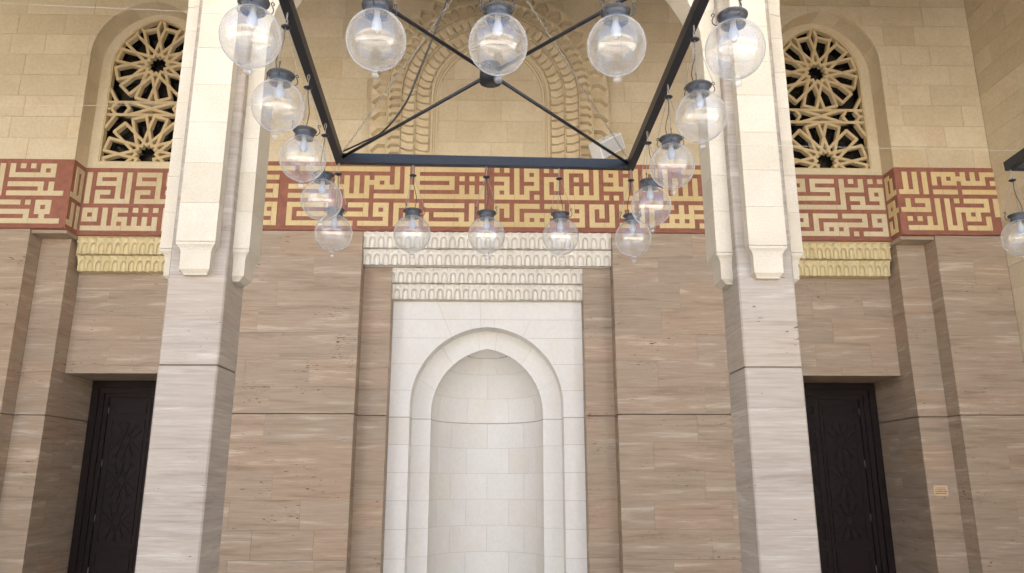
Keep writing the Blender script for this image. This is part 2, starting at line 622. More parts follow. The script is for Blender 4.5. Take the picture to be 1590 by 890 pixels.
# door bays
for sg in (-1, 1):
    def xx(a, b):
        return (a, b) if sg > 0 else (-b, -a)
    lay(wall, 'travertine_slab', 'trav', trav_rects(*xx(EB, EA), 0, ZB0 - .05, 21 + sg, 0.5, 0.6), fr_front(YB2), 0.03, TG)
    lay(wall, 'travertine_slab', 'trav', trav_rects(*xx(IA, IB), 0, ZB0 - .05, 24 + sg, 0.5, 0.6), fr_front(YB2), 0.03, TG)
    lay(wall, 'travertine_slab', 'trav', trav_rects(*xx(IB, EB), 3.07, 4.50, 27 + sg, 0.7, 1.0), fr_front(YC2), 0.03, TG)
    lay(wall, 'travertine_return', 'trav', trav_rects(YA + .031, YB2 - .001, 0, ZB0 - .052, 31 + sg, 0.5, 0.6), fr_side(sg * EA, sg), 0.03, TG)
    lay(wall, 'travertine_return', 'trav', trav_rects(YA + .031, YB2 - .001, 0, ZB0 - .052, 34 + sg, 0.5, 0.6), fr_side(sg * IA, -sg), 0.03, TG)
    lay(wall, 'travertine_return', 'trav', trav_rects(YB2 + .031, YC2 - .001, 3.07, ZB0 - .053, 37 + sg, 0.5, 0.6), fr_side(sg * EB, sg), 0.03, TG)
    lay(wall, 'travertine_return', 'trav', trav_rects(YB2 + .031, YC2 - .001, 3.07, ZB0 - .053, 40 + sg, 0.5, 0.6), fr_side(sg * IB, -sg), 0.03, TG)
    lay(wall, 'travertine_jamb', 'trav', trav_rects(YB2 + .031, YD + .1, 0, 3.068, 43 + sg, 0.5, 0.6), fr_side(sg * EB, sg), 0.03, TG)
    lay(wall, 'travertine_jamb', 'trav', trav_rects(YB2 + .031, YD + .1, 0, 3.068, 46 + sg, 0.5, 0.6), fr_side(sg * IB, -sg), 0.03, TG)
    # lintel soffit in two slabs, and the ledge under the projecting band
    a, b = xx(IB, EB)
    mid = (a + b) / 2 + .17
    for p, q in ((a, mid), (mid, b)):
        MB().box((p + .001, YC2 + .031, 3.071), (q - .001, YD + .1, 3.10)).build('lintel_soffit', 'trav', wall)
    for p, q in (xx(RX1 - .02, EA), xx(IA, RX0 + .02)):
        MB().box((p, YA + .032, ZB0 - .05), (q, YC2 - .002, ZB0 - .004)).build('ledge_soffit', 'trav', wall)
# hidden core behind the cladding
core = MB()
for x0, x1, y0, z0, z1 in ((XL, -EA - .032, YA + .04, 0, ZB0 - .06), (-IA + .032, XM - BW - .032, YA + .04, 0, ZB0 - .06), (XM + BW + .032, IA - .032, YA + .04, 0, ZB0 - .06), (EA + .032, XR, YA + .04, 0, ZB0 - .06),
                           (XM - BW - .03, XM - CW - .05, YB + .034, 0, ZB0 - .06), (XM + CW + .05, XM + BW + .03, YB + .034, 0, ZB0 - .06)):
    core.box((x0, y0, z0), (x1, 11.5, z1))
for sg in (-1, 1):
    for a, b, y0, z0 in ((EB + .033, EA + .03, YB2 + .034, 0), (IA - .03, IB - .033, YB2 + .034, 0), (IB - .03, EB + .03, YC2 + .034, 3.105)):
        x0, x1 = (a, b) if sg > 0 else (-b, -a)
        core.box((x0, y0, z0), (x1, 11.6, ZB0 - .06))
core.box((XL - .3, 11.78, 0), (XR + .3, 12.2, 9.4))  # unseen full-width block added to stop sun leaking in from behind
core.box((XL, 10.95, ZB0 - .058), (XR, 11.6, ZB1 - .22))  # unseen filler added against light leaking through behind the band
core.build('backing', 'mortar_brown', wall)

# ---- upper wall of cream limestone
uwall = thing('limestone_wall', 'upper wall of cream limestone blocks above the red inscription band', 'wall', (0, YA, ZB1))
whw, wtop = pointed(0.80, 0.073, 7.56)
holes = [(s * DX, 0.80, whw, wtop) for s in (-1, 1)]
zup = [ZB1 + 0.323 * i for i in range(11)]
lay(uwall, 'limestone_block', 'cream', courses(XL, XR, zup, 0.42, 0.98, 101), fr_front(YA), 0.05, 0.005, holes, 0.003)
MB_core = MB()
for p in ([(XL, ZB1 + .01), (-DX - .86, ZB1 + .01), (-DX - .86, 9.4), (XL, 9.4)], [(-DX + .86, ZB1 + .01), (DX - .86, ZB1 + .01), (DX - .86, 9.4), (-DX + .86, 9.4)],
          [(DX + .86, ZB1 + .01), (XR, ZB1 + .01), (XR, 9.4), (DX + .86, 9.4)]):
    MB_core.prism(p, fr_front(YA), 0.008, 0.9)
for s in (-1, 1):
    arc = [(s * DX + x, z) for x, z in arch_points(0.806, 0.073, 7.56, 12)]
    poly = [(s * DX + .859, ZB1 + .01), (s * DX + .806, ZB1 + .01)] + arc + [(s * DX - .806, ZB1 + .01), (s * DX - .859, ZB1 + .01), (s * DX - .859, 9.4), (s * DX + .859, 9.4)]
    MB_core.prism(poly, fr_front(YA), 0.008, 0.9)
MB_core.build('backing', 'mortar', uwall)
# reveals of the two window recesses, stone by stone
for s in (-1, 1):
    path = [(0.80, z) for z in zup if z < 7.5] + arch_points(0.80, 0.073, 7.56, 4) + [(-0.80, z) for z in reversed([z for z in zup if z < 7.5])]
    for (xa, za), (xb, zb) in zip(path, path[1:]):
        L = math.hypot(xb - xa, zb - za)
        if L < .12:
            continue
        nx, nz = (zb - za) / L, -(xb - xa) / L
        sub = 1 if abs(xb - xa) < 1e-6 else 4
        vs = []
        for i in range(sub + 1):
            t = (i + (0.002 if i == 0 else 0) - (0.002 if i == sub else 0)) / sub
            if sub == 1:
                px, pz = xa + (xb - xa) * t, za + (zb - za) * t
            else:
                px = xa + (xb - xa) * t
                pz = za + (zb - za) * t
                r_ = 0.873 / math.hypot(abs(px) + .073, pz - 7.56)
                px, pz = math.copysign((abs(px) + .073) * r_ - .073, px), 7.56 + (pz - 7.56) * r_
            vs += [(s * DX + px, YA + .051, pz), (s * DX + px, YA + .40, pz)]
        m = MB()
        m.add(vs, [(2 * i, 2 * i + 1, 2 * i + 3, 2 * i + 2) for i in range(sub)])
        m.build('reveal_stone', 'cream', uwall)

# ---- end wall at the right
ewall = thing('end_wall', 'plain cream limestone end wall meeting the back wall at the right edge', 'wall', (XR, 8, 0))
for (a, b, c, d) in courses(1.0, YA - .002, span(0.0, ZTOP, 0.323), 0.7, 1.5, 131):
    if c > 2.2 and b > 6.5:
        MB().prism([(a + .002, c + .002), (b - .002, c + .002), (b - .002, d - .002), (a + .002, d - .002)], fr_side(XR, 1), rnd.uniform(0, .002), .04).build('limestone_block', 'cream', ewall)
MB().box((XR + .008, 0.9, 0), (XR + .4, 11.5, ZTOP)).build('backing', 'mortar', ewall)
lw_ = MB().box((XL - .4, 0.9, 0), (XL, 11.5, ZTOP)).build('added_side_wall', 'cream', None)  # unseen wall added at the left to bound the light
tag(lw_, 'unseen cream stone wall added beyond the left edge to bound the light', 'wall')

# ---- inscription band in square kufic
U = 0.0687
ROWZ = [(ZB1 - 0.004) - 0.99 * (i / 15.0) for i in range(16)]
def parse(txt):
    g = {}
    for line in txt.strip().splitlines():
        k, rest = line.split('|')
        cells = set()
        for w in rest.split():
            if ':' in w:
                a, b = w.split(':')
                cells.update(range(int(a), int(b) + 1))
            else:
                cells.add(int(w))
        g[int(k)] = cells
    return g
CENTER = parse('''
1|-30:-25 -23:-6 -4 -2 0:13 16 18 20 22:24 26 28 30:34 36 38:40 42 44 46:48 50 54:59
2|-4 -2 0 20 22 24 30 34 36 38 40 44 46 48 50
3|-30:-28 -16 -14 -12 -10 -8:-6 -4 -2 0:7 9 11 13 16:18 20 22:24 26:28 30 32 34 36 38:40 42 44 46:48 50 52 54 56 58
4|-16 -14 -12 -10:-8 -6 -4 -2 0 7 18 20 24 26 28 30 36 40 42 44 48 50 52 54 56 58
5|-30:-28 -25:-18 -16:-14 -12 -10 -8:-4 -2:7 9 11 13 16:18 20 22:24 26 28 30 32 34 36 38:42 44 46:48 50 52 54 56 58
6|-28 -14 -12 -10 -2 0 9 11 13 16 18 20 22 26 30 32 34 36 42 44 50 52 54 56 58
7|-30:-28 -25:-18 -14:-10 -8:-2 0:13 16:22 24 26:36 38 40 42:44 50:59
9|-30:-28 -25:-18 -13:-10 -8:-6 -4:0 2:9 11 13 16:18 20:24 26:29 31:33 35:37 39 41:43 45 47:51 53 55:58
10|-30 -28 -25 -10 -8 -6 -4 11 13 16 18 20 29 31 33 35 37 39 41 43 45 47 53 55 58
11|-30:-28 -25 -23:-18 -14:-10 -8:-6 -4 -2:0 2 4:9 11 13 16 18 20 22:29 31:33 35 37 39 41:43 45 47 51:58
12|-28 -25 -6 -4 0 2 9 11 13 16 20 22 24 26 33 35 39 43 45 47 51 53 55
13|-30:-28 -25:-13 -11:-6 -4:0 2:13 16:26 31:33 35:39 41:43 45 47 49:55 57:59
''')
for r_ in list(CENTER):                # behind the pillars the lettering goes on
    CENTER[r_] |= {c + 46 for c in CENTER[r_] if 16 <= c <= 28} | {c - 62 for c in CENTER[r_] if 16 <= c <= 28}
LEFT = parse('''
1|1:3 5 7 9 11 13
2|1 3 9 11 13
3|1:9 11 13
4|11 13
5|1 3:9 11
6|1 3 11
7|-1:9 11
9|1:3 5 7:14
10|1 3 11
11|1:3 5:12
12|2 5 11 12
13|-1:13
''')
LREC = parse('''
1|0 2:6 8 10:14 16:20
2|0 2 6 8 10 14 16
3|0 2:6 8 10:14 16:18
4|0 6 8 14
5|0 2:4 6 8 10:12 14 16
6|0 2 6 8 10 14
7|0 2:8 10:18
9|0:2 4 6:8 10 12 14 16:18
10|0 2 4 6 16
11|0:2 4 6:8 10 12 14 16
12|4 6 8 10 12 14 16
13|0:14 16:18
''')
RREC = parse('''
1|1 3 5 7 9 11:15 17:18
2|5 9 15 17
3|1:3 5:9 11:15 17:18
4|1 3 9 11
5|1:3 5:7 9 11:20
6|1 5 9
7|1:7 9:20
9|1:3 5:9 11:15 17:18
10|1 3 5 15 17
11|1:3 5:13 15 17:18
12|1 9 11 13 15
13|1:5 7 9:20
''')
RIGHT = parse('''
1|0 2 4 6:10 12 14 16:18
2|0 2 4 6 8 10:12 14 16
3|0 2 4 6 8:10 12:16 18
4|0 2 4
5|-1:2 4 6:10 12:18
7|0 2:4 6 8 10 12:16 18
8|0 4 6 8 16 18
9|-1:4 6 8 10:16 18
10|6 8 10 12 14 18
11|0 2 4 6 8 10 12:14 16
12|4 6 8 10 16
13|0:6 8:10 12:16
''')
LRET = parse('''
1|1:3
2|1 3
3|1 3
4|1 3
5|1 3
6|1 3
7|0:3
9|1 3
10|1 3
11|1 3
12|1 3
13|0:1 3
''')
RRET = parse('''
1|2:3
2|1 3
3|1 3
4|1 3
5|0:3
7|1:3
8|1 3
9|0:3
10|1
11|1 3
12|1 3
13|1:3
''')
band = thing('inscription_band', 'long red stone band with raised yellow square Kufic lettering across the back wall', 'inscription band', (0, YA, ZB0))
def letters(grid, ufun, fr, mat, rise=0.007, jm=2):
    """every connected stroke becomes a raised letter of its own"""
    cells = {(r_, c) for r_ in grid for c in grid[r_]}
    left = set(cells)
    while left:
        st = [left.pop()]
        comp = set(st)
        while st:
            r_, c = st.pop()
            for n in ((r_ + 1, c), (r_ - 1, c), (r_, c + 1), (r_, c - 1)):
                if n in left:
                    left.discard(n)
                    comp.add(n)
                    st.append(n)
        m = MB()
        d0 = -rise - rnd.uniform(0, .0015)
        for (r_, c) in sorted(comp):
            u0, u1 = ufun(c) + (.0014 if c % 6 == jm else 0), ufun(c + 1) - (.0014 if (c + 1) % 6 == jm else 0)
            z1, z0 = ROWZ[r_], ROWZ[r_ + 1]
            e_ = .0024
            u0 -= e_ if (r_, c - 1) not in comp else 0
            u1 += e_ if (r_, c + 1) not in comp else 0
            z1 += e_ if (r_ - 1, c) not in comp else 0
            z0 -= e_ if (r_ + 1, c) not in comp else 0
            vs = [fr(u, v, d) for d in (d0, 0.002) for u, v in ((u0, z0), (u1, z0), (u1, z1), (u0, z1))]
            fs = [(0, 1, 2, 3)]
            for e, nb in (((0, 1, 5, 4), (r_ + 1, c)), ((1, 2, 6, 5), (r_, c + 1)), ((2, 3, 7, 6), (r_ - 1, c)), ((3, 0, 4, 7), (r_, c - 1))):
                if nb not in comp:
                    fs.append(e)
            m.add(vs, fs)
        m.build('letter', mat, band)
YBD, YRD = YA - 0.015, 10.275
letters(CENTER, lambda c: -1.025 + c * U, fr_front(YBD), 'letter')
letters({k: {-x for x in v} for k, v in LEFT.items()}, lambda c: -5.845 - U + c * U + U * 0.0, fr_front(YBD), 'letter_pale')
letters(LREC, lambda c: -5.64 + c * 0.0692, fr_front(YRD), 'letter_pale')
letters({k: {-x for x in v} for k, v in RREC.items()}, lambda c: 5.58 + (c + 1) * 0.0702, fr_front(YRD), 'letter_pale')
letters(RIGHT, lambda c: 5.79 + c * 0.0687, fr_front(YBD), 'letter')
letters(LRET, lambda c: YBD + .012 + c * 0.066, fr_side(-RX1 + .015, -1), 'letter_pale')
letters(RRET, lambda c: YBD + .012 + (3 - c) * 0.066 if False else YBD + .012 + c * 0.066, fr_side(RX1 - .015, 1), 'letter')
def band_slabs(a, b, Y, n):
    for i in range(n):
        p, q = a + (b - a) * i / n, a + (b - a) * (i + 1) / n
        MB().box((p + .0012, Y, ZB0 + .012), (q - .0012, Y + .06, ZB1)).build('band_slab', 'red', band)
        # rounded lower moulding
        prof = [(Y, ZB0 + .030), (Y - .014, ZB0 + .026), (Y - .020, ZB0 + .014), (Y - .014, ZB0 + .002), (Y + .05, ZB0 - .001), (Y + .05, ZB0 + .03)]
        m = MB()
        m.add([(p + .001, y, z) for y, z in prof] + [(q - .001, y, z) for y, z in prof], [(i_, (i_ + 1) % 6, 6 + (i_ + 1) % 6, 6 + i_) for i_ in range(6)] + [tuple(range(6)), tuple(range(11, 5, -1))])
        m.build('lower_moulding', 'red', band)
band_slabs(-RX0, RX0, YBD, 20)
band_slabs(XL, -RX1, YBD, 7)
band_slabs(RX1, XR, YBD, 3)
for s in (-1, 1):
    a, b = (RX0, RX1) if s > 0 else (-RX1, -RX0)
    band_slabs(a - .03, b + .03, YRD, 4)
    for X, q in ((s * (RX1 - .015), s), (s * (RX0 + .015), -s)):
        MB().prism([(YBD + .001, ZB0 + .002), (YRD - .001, ZB0 + .002), (YRD - .001, ZB1 - .001), (YBD + .001, ZB1 - .001)], fr_side(X, q), 0, .10).build('return_slab', 'red', band)
for s in (-1, 1):   # sill over the recessed part of the band
    a, b = (RX0, RX1) if s > 0 else (-RX1, -RX0)
    MB().box((a + .001, YRD + .02, ZB1 + .001), (b - .001, YRD + .14, ZB1 + .012)).build('sill', 'cream', band)

# ---- muqarnas cells
def cell_mesh(w, h, dep, name, mat, parent, lip=0.05, side=0):
    """one carved cell: pointed niche below, flaring lip above; side -1/1 keeps only one half"""
    m = MB()
    a = 0.36 * w
    base = [(-a, 0), (-a, .22 * h), (-a, .42 * h), (-.88 * a, .54 * h), (-.56 * a, .655 * h), (0, .73 * h)]
    inner = [(-.84 * a, 0), (-.84 * a, .22 * h), (-.84 * a, .405 * h), (-.73 * a, .51 * h), (-.45 * a, .61 * h), (0, .675 * h)]
    for s in ((-1, 1) if side == 0 else (side,)):
        q = -s
        P = [(q * x, -lip * p_, z) for (x, z), p_ in zip(base, (0, 0, 0, .03, .06, .10))]
        mid_ = [((u0 + u1 * 2) / 3, (v0 + v1 * 2) / 3) for (u0, v0), (u1, v1) in zip(base, inner)]
        G_ = [(q * x, dep, z) for x, z in mid_]
        Q = [(q * x, dep * .30, z) for x, z in inner]
        Bk = [(q * x * .5, dep * (.95 if i < 3 else (.9, .8, .5)[i - 3]), z * (1.0 if i < 3 else .975)) for i, (x, z) in enumerate(inner)]
        C_ = [(0, dep * (1.1 if i < 3 else (1.05, .9, .5)[i - 3]), z * (1.0 if i < 3 else .975)) for i, (x, z) in enumerate(inner)]
        lean = [0, 0, 0, -.12, -.32, -.46]
        E_ = [(s * w / 2, lip * l_, z) for (x, z), l_ in zip(base, lean)]
        n = len(P)
        for A, B_, sm in ((E_, P, False), (P, G_, False), (G_, Q, False), (Q, Bk, True), (Bk, C_, True)):
            m.add(A + B_, [(i, i + 1, n + i + 1, n + i) for i in range(n - 1)], sm)
        # flaring lip: the boundary between cells leans forward most
        zt = .73 * h
        up = [(s * w / 2, -lip * .46, zt), (s * w * .22, -lip * .12, zt + .05 * h), (0, -lip * .10, zt),
              (s * w / 2, -lip, h * .93), (s * w * .22, -lip * .45, h * .93), (0, -lip * .18, h * .93),
              (s * w / 2, -lip, h), (s * w * .22, -lip * .45, h), (0, -lip * .18, h)]
        m.add(up, [(0, 1, 4, 3), (1, 2, 5, 4), (3, 4, 7, 6), (4, 5, 8, 7), (0, 2, 1)])
        m.add([(s * w / 2, 0, 0), P[0], Q[0], Bk[0], C_[0], (0, dep * 2.4, 0), (s * w / 2, dep * 2.4, 0)], [(0, 1, 2, 3, 4, 5, 6)])
        m.add([(s * w / 2, -lip, h), (s * w * .22, -lip * .42, h), (0, -lip * .3, h), (0, dep * 2, h), (s * w / 2, dep * 2, h)], [(0, 1, 2, 3, 4)])
    return m.build(name, mat, parent)

def cell_row(parent, mat, x0, x1, Y, z0, z1, n, offset):
    w = (x1 - x0) / n
    off = Vector(parent['_o'])
    full = cell_mesh(w, z1 - z0, .026, 'muqarnas_cell', mat, None, .036)
    xs = [x0 + w * (i + .5) for i in range(n)] if not offset else [x0 + w * (i + 1) for i in range(n - 1)]
    first = True
    for x in xs:
        o = full if first else full.copy()
        if not first:
            COL.objects.link(o)
        first = False
        o.parent = parent
        o.location = Vector((x, Y, z0)) - off
        o['_o'] = tuple(off)
    if offset:
        for x, sd_ in ((x0, 1), (x1, -1)):
            o = cell_mesh(w, z1 - z0, .026, 'muqarnas_cell', mat, None, .036, sd_)
            o.parent = parent
            o.location = Vector((x, Y, z0)) - off

# ---- prayer niche
niche = thing('prayer_niche', 'tall white stone prayer niche with pointed arch and stepped carved cornice', 'niche', (XM, YC, 0))
cell_row(niche, 'white_carved', XM - BW + .003, XM + BW - .003, 10.03, 4.716, 4.928, 28, True)
cell_row(niche, 'white_carved', XM - BW + .003, XM + BW - .003, 10.12, 4.500, 4.704, 28, False)
cell_row(niche, 'white_carved', XM - CW, XM + CW, 10.27, 4.290, 4.488, 22, True)
cell_row(niche, 'white_carved', XM - CW, XM + CW, 10.36, 4.079, 4.278, 22, False)
hb = MB()
hb.box((XM - BW + .004, 10.14, 4.712), (XM + BW - .004, 10.5, 4.927))
hb.box((XM - BW + .004, 10.225, 4.4955), (XM + BW - .004, 10.5, 4.7115))
hb.box((XM - CW + .001, 10.37, 4.2865), (XM + CW - .001, 10.9, 4.495))
hb.box((XM - CW + .001, 10.46, 4.0785), (XM + CW - .001, 10.9, 4.286))
hb.build('cornice_core', 'white_carved', niche)
# outer white panel, laid in courses around the arch
ohw, otop = pointed(1.035, 0.04, 2.641)
zc = [0.0, 0.32, 0.68, 1.04, 1.40, 1.76, 2.12, ZJ, 2.84, 3.20, 3.56, 3.82, 4.077]
def panel_piece(poly):
    if len(poly) > 2 and area(poly) > 0.0002:
        MB().prism(poly, fr_front(YC), rnd.uniform(0, .0012), 0.31).build('white_block', 'white', niche)
for k in range(len(zc) - 1):
    za, zb = zc[k] + .002, zc[k + 1] - .002
    if abs(zc[k] - ZJ) < 1e-6:
        za += .004
    if abs(zc[k + 1] - ZJ) < 1e-6:
        zb -= .004
    for poly in around_arch(XM - CW + .001, XM + CW - .001, za, zb, XM, 1.035, ohw, otop):
        if zc[k] >= 3.19:
            # keystone and two slanted joints
            s = 1 if sum(p[0] for p in poly) / len(poly) > XM else -1
            loc_ = [(s * (p[0] - XM), p[1]) for p in poly]
            ka, kb = -0.10, 1.0            # joint lines: u = base + slope * (z - 3.6)
            lines = [(0.085, 0.05), (0.50, 0.42)]
            rest = loc_
            prev = None
            for (b0, sl) in lines:
                inn = clip(rest, 1.0, -sl, b0 - sl * 3.6 - .0015)
                rest = clip(rest, -1.0, sl, -(b0 - sl * 3.6) - .0015)
                if len(inn) > 2:
                    panel_piece([(XM + s * u, z) for u, z in inn])
                if len(rest) < 3:
                    break
            if len(rest) > 2:
                panel_piece([(XM + s * u, z) for u, z in rest])
        else:
            panel_piece(poly)
for s in (-1, 1):
    for k in range(len(zc) - 1):
        zt_ = 4.49 if k == len(zc) - 2 else zc[k + 1]
        MB().prism([(YB + .031, zc[k] + .001), (YC + .02, zc[k] + .001), (YC + .02, zt_ - .001), (YB + .031, zt_ - .001)], fr_side(XM + s * CW, s), 0.0005, .03).build('travertine_return', 'trav', wall)
# inner band of the arch
ihw, itop = pointed(0.774, 0.14, 2.557)
for k in range(7):
    for s in (-1, 1):
        za, zb = zc[k] + .0015, zc[k + 1] - (.0055 if k == 6 else .0015)
        a, b = XM + s * .774, XM + s * 1.06
        MB().prism([(min(a, b), za), (max(a, b), za), (max(a, b), zb), (min(a, b), zb)], fr_front(YI), rnd.uniform(0, .001), .027).build('arch_stone', 'white', niche)
ip, op = arch_points(0.774, 0.14, 2.557, 12), arch_points(1.065, 0.04, 2.641, 12)
cuts = [0, 3, 7, 11, 13, 17, 21, 24]
for a, b in zip(cuts, cuts[1:]):
    poly = [(XM + x, z) for x, z in ip[a:b + 1]] + [(XM + x, z) for x, z in reversed(op[a:b + 1])]
    cx_, cz_ = sum(p[0] for p in poly) / len(poly), sum(p[1] for p in poly) / len(poly)
    poly = [(cx_ + (x - cx_) * .994, cz_ + (z - cz_) * .994) for x, z in poly]
    if a == 0:
        poly = [(XM + 1.065, ZJ + .005), (XM + .774, ZJ + .005)] + poly
    if b == 24:
        k_ = b - a + 1
        poly = poly[:k_] + [(XM - .774, ZJ + .005), (XM - 1.065, ZJ + .005)] + poly[k_:]
    MB().prism(poly, fr_front(YI), rnd.uniform(0, .001), .027).build('arch_stone', 'white', niche)
# the hollow of the niche: curved courses
def niche_pt(ang, z, extra=0.0):
    r_ = ihw(z)
    f = (r_ + extra)
    return (XM + f * math.cos(ang), YI + .025 + (0.80 * f / .774) * math.sin(ang), z)
zn = [0.0, 0.32, 0.68, 1.04, 1.40, 1.76, 2.12, ZJ, 2.84, 3.17, 3.37]
for k in range(len(zn) - 1):
    za, zb = zn[k] + .0012, zn[k + 1] - .0012
    if abs(zn[k] - ZJ) < 1e-6:
        za += .004
    if abs(zn[k + 1] - ZJ) < 1e-6:
        zb -= .004
    if zn[k] < 2.8:
        cutsA = [0, 26, 66, 113, 154, 180] if k % 2 else [0, 47, 90, 132, 180]
    else:
        cutsA = [0, 62, 118, 180] if k % 2 else [0, 90, 180]
    if zn[k] >= 3.1:
        cutsA = [0, 75, 105, 180]
    for a, b in zip(cutsA, cutsA[1:]):
        n = max(3, int((b - a) / 9))
        rows = 1 if zn[k] < 2.4 else 4
        vs, fs = [], []
        for j in range(rows + 1):
            z = za + (zb - za) * j / rows
            for i in range(n + 1):
                ang = math.radians(a + .09 + (b - a - .18) * i / n)
                vs.append(niche_pt(ang, z))
        for j in range(rows):
            for i in range(n):
                o = j * (n + 1) + i
                fs.append((o, o + 1, o + n + 2, o + n + 1))
        MB().add(vs, fs, True).build('niche_stone', 'white', niche)
# crown of the hollow and the joint backing
vs, fs = [], []
for j in range(9):
    z = itop - .0004 - (itop - 3.3725) * (1 - j / 8) ** 2
    for i in range(13):
        vs.append(niche_pt(math.radians(180 * i / 12), z))
for j in range(8):
    for i in range(12):
        o = j * 13 + i
        fs.append((o, o + 1, o + 14, o + 13))
MB().add(vs, fs, True).build('niche_crown', 'white', niche)
vs, fs = [], []
zz = [0, ZJ, 2.66, 2.75, 2.85, 2.95, 3.05, 3.13, 3.2, 3.27, 3.33, 3.3715]
for j, z in enumerate(zz):
    for i in range(19):
        p = niche_pt(math.radians(180 * i / 18), z, 0.016)
        vs.append(p)
for j in range(len(zz) - 1):
    for i in range(18):
        o = j * 19 + i
        fs.append((o, o + 1, o + 20, o + 19))
jb = MB().add(vs, fs, True)
jb.box((XM - CW + .003, YC + .006, 0.001), (XM - 1.04, YC + .30, 2.641)).box((XM + 1.04, YC + .006, 0.001), (XM + CW - .003, YC + .30, 2.641))
po = arch_points(1.041, 0.04, 2.641, 12)
jb.prism([(XM + CW - .003, 2.6415)] + [(XM + x, z + .001) for x, z in po] + [(XM - CW + .003, 2.6415), (XM - CW + .003, 4.074), (XM + CW - .003, 4.074)], fr_front(YC), .006, .3)
jb.prism([(XM + 1.2, 0)] + [(XM + .78, 0)] + [(XM + x, z + .003) for x, z in arch_points(.78, .14, 2.557, 12)] + [(XM - .78, 0), (XM - 1.2, 0), (XM - 1.2, 3.95), (XM + 1.2, 3.95)], fr_front(YI), .006, .024)
jb.build('joint_backing', 'mortar_white', niche)

# ---- carved blind arch above the band
blind = thing('blind_arch', 'carved cream blind arch with rings of muqarnas niches above the white niche', 'blind arch', (0, YA, ZB1))
BX, BZ, BC = 0.01, 6.90, 0.11
def ring_path(h, tmax):
    """arch line at half width h: jambs up to BZ, then a pointed curve"""
    return h, BZ, BC
# plain roll mouldings round the panel
for r0, r1, d in ((.742, .772, -.030), (.776, .800, -.050), (.804, .836, -.066)):
    o_, i_ = arch_points(r1, BC, BZ, 20), arch_points(r0, BC, BZ, 20)
    m = MB()
    path_o = [(r1, ZB1 + .001)] + o_ + [(-r1, ZB1 + .001)]
    path_i = [(r0, ZB1 + .001)] + i_ + [(-r0, ZB1 + .001)]
    n = len(path_o)
    for A, dA, B_, dB in ((path_i, .0, path_i, d), (path_i, d, path_o, d), (path_o, d, path_o, .0)):
        m.add([(BX + x, YA + dA, z) for x, z in A] + [(BX + x, YA + dB, z) for x, z in B_], [(i, i + 1, n + i + 1, n + i) for i in range(n - 1)])
    m.build('roll_moulding', 'carved_pale', blind)
def coffer(w0, w1, L, dep, tip, name):
    """carved hollow: w0 / w1 = width at inner / outer end, L = radial length; pit with a pointed outer end"""
    m = MB()
    g = (.14 if dep < 0 else .08) * w0
    out = [(0, -w0 / 2), (L, -w1 / 2), (L, w1 / 2), (0, w0 / 2)]
    k = .34 * w1
    pit = [(.06 * L, -w0 / 2 + g), (L - tip, -w1 / 2 + g * 1.2), (L - .5 * tip, -(w1 / 2 - g * 1.2) * .5), (L - .02 * L, 0), (L - .5 * tip, (w1 / 2 - g * 1.2) * .5), (L - tip, w1 / 2 - g * 1.2), (.06 * L, w0 / 2 - g)]
    cx_ = sum(p[0] for p in pit) / len(pit)
    fl_ = [(cx_ + (u - cx_) * .93, v * .88) for u, v in pit]
    fr = lambda u, v, d: (u, d, v)
    V = [fr(u, v, 0) for u, v in out] + [fr(u, v, 0) for u, v in pit] + [fr(u, v, dep) for u, v in fl_]
    F = [(0, 1, 5, 4), (1, 6, 5), (1, 7, 6), (1, 2, 7), (2, 8, 7), (2, 9, 8), (2, 3, 10, 9), (3, 0, 4, 10)]
    F += [(4 + i, 4 + (i + 1) % 7, 11 + (i + 1) % 7, 11 + i) for i in range(7)]
    F += [tuple(range(11, 18))]
    V += [fr(L, -w1 / 2, .14), fr(L, w1 / 2, .14), fr(0, -w0 / 2, .14), fr(0, w0 / 2, .14)]
    F += [(1, 18, 19, 2), (0, 20, 21, 3)]
    m.add(V, F)
    return m
rings = [(.842, 1.045, -.045, .115, .085, -.055), (1.047, 1.245, -.072, .115, .085, -.058), (1.247, 1.43, -.128, .116, .05, .085), (1.432, 1.665, -.140, .232, .105, .11)]
hold = thing('hold', 'x', 'x')
for (r0, r1, d, pitch, tip, dep) in rings:
    L = r1 - r0 - .002
    n = int(round((BZ - ZB1) / pitch))
    p = (BZ - ZB1) / n
    jm = coffer(p - .002, p - .002, L, dep, tip, 'j').build('muqarnas_cell', 'carved_pale', hold)
    R0, R1 = r0 + BC, r1 + BC
    a1 = math.acos(BC / ((r0 + r1) / 2 + BC))
    nc = max(3, int(round(a1 * (R0 + .35 * (R1 - R0)) / pitch)))
    da = a1 / nc
    cm = coffer(2 * R0 * math.tan(da / 2) - .002, 2 * R1 * math.tan(da / 2) - .002, L, dep, tip, 'c').build('muqarnas_cell', 'carved_pale', hold)
    for s in (1, -1):
        for i in range(n):
            z = ZB1 + p * (i + .5)
            place(jm, blind, (BX + s * r0, YA + d, z), None, (s, 1, 1))
        for i in range(nc):
            an = da * (i + .5)
            x, z = -BC + R0 * math.cos(an), BZ + R0 * math.sin(an)
            if z > 9.25:
                continue
            place(cm, blind, (BX + s * x, YA + d, z), (0, -an if s > 0 else an, 0), (s, 1, 1))
    bpy.data.objects.remove(jm)
    bpy.data.objects.remove(cm)
bpy.data.objects.remove(hold)

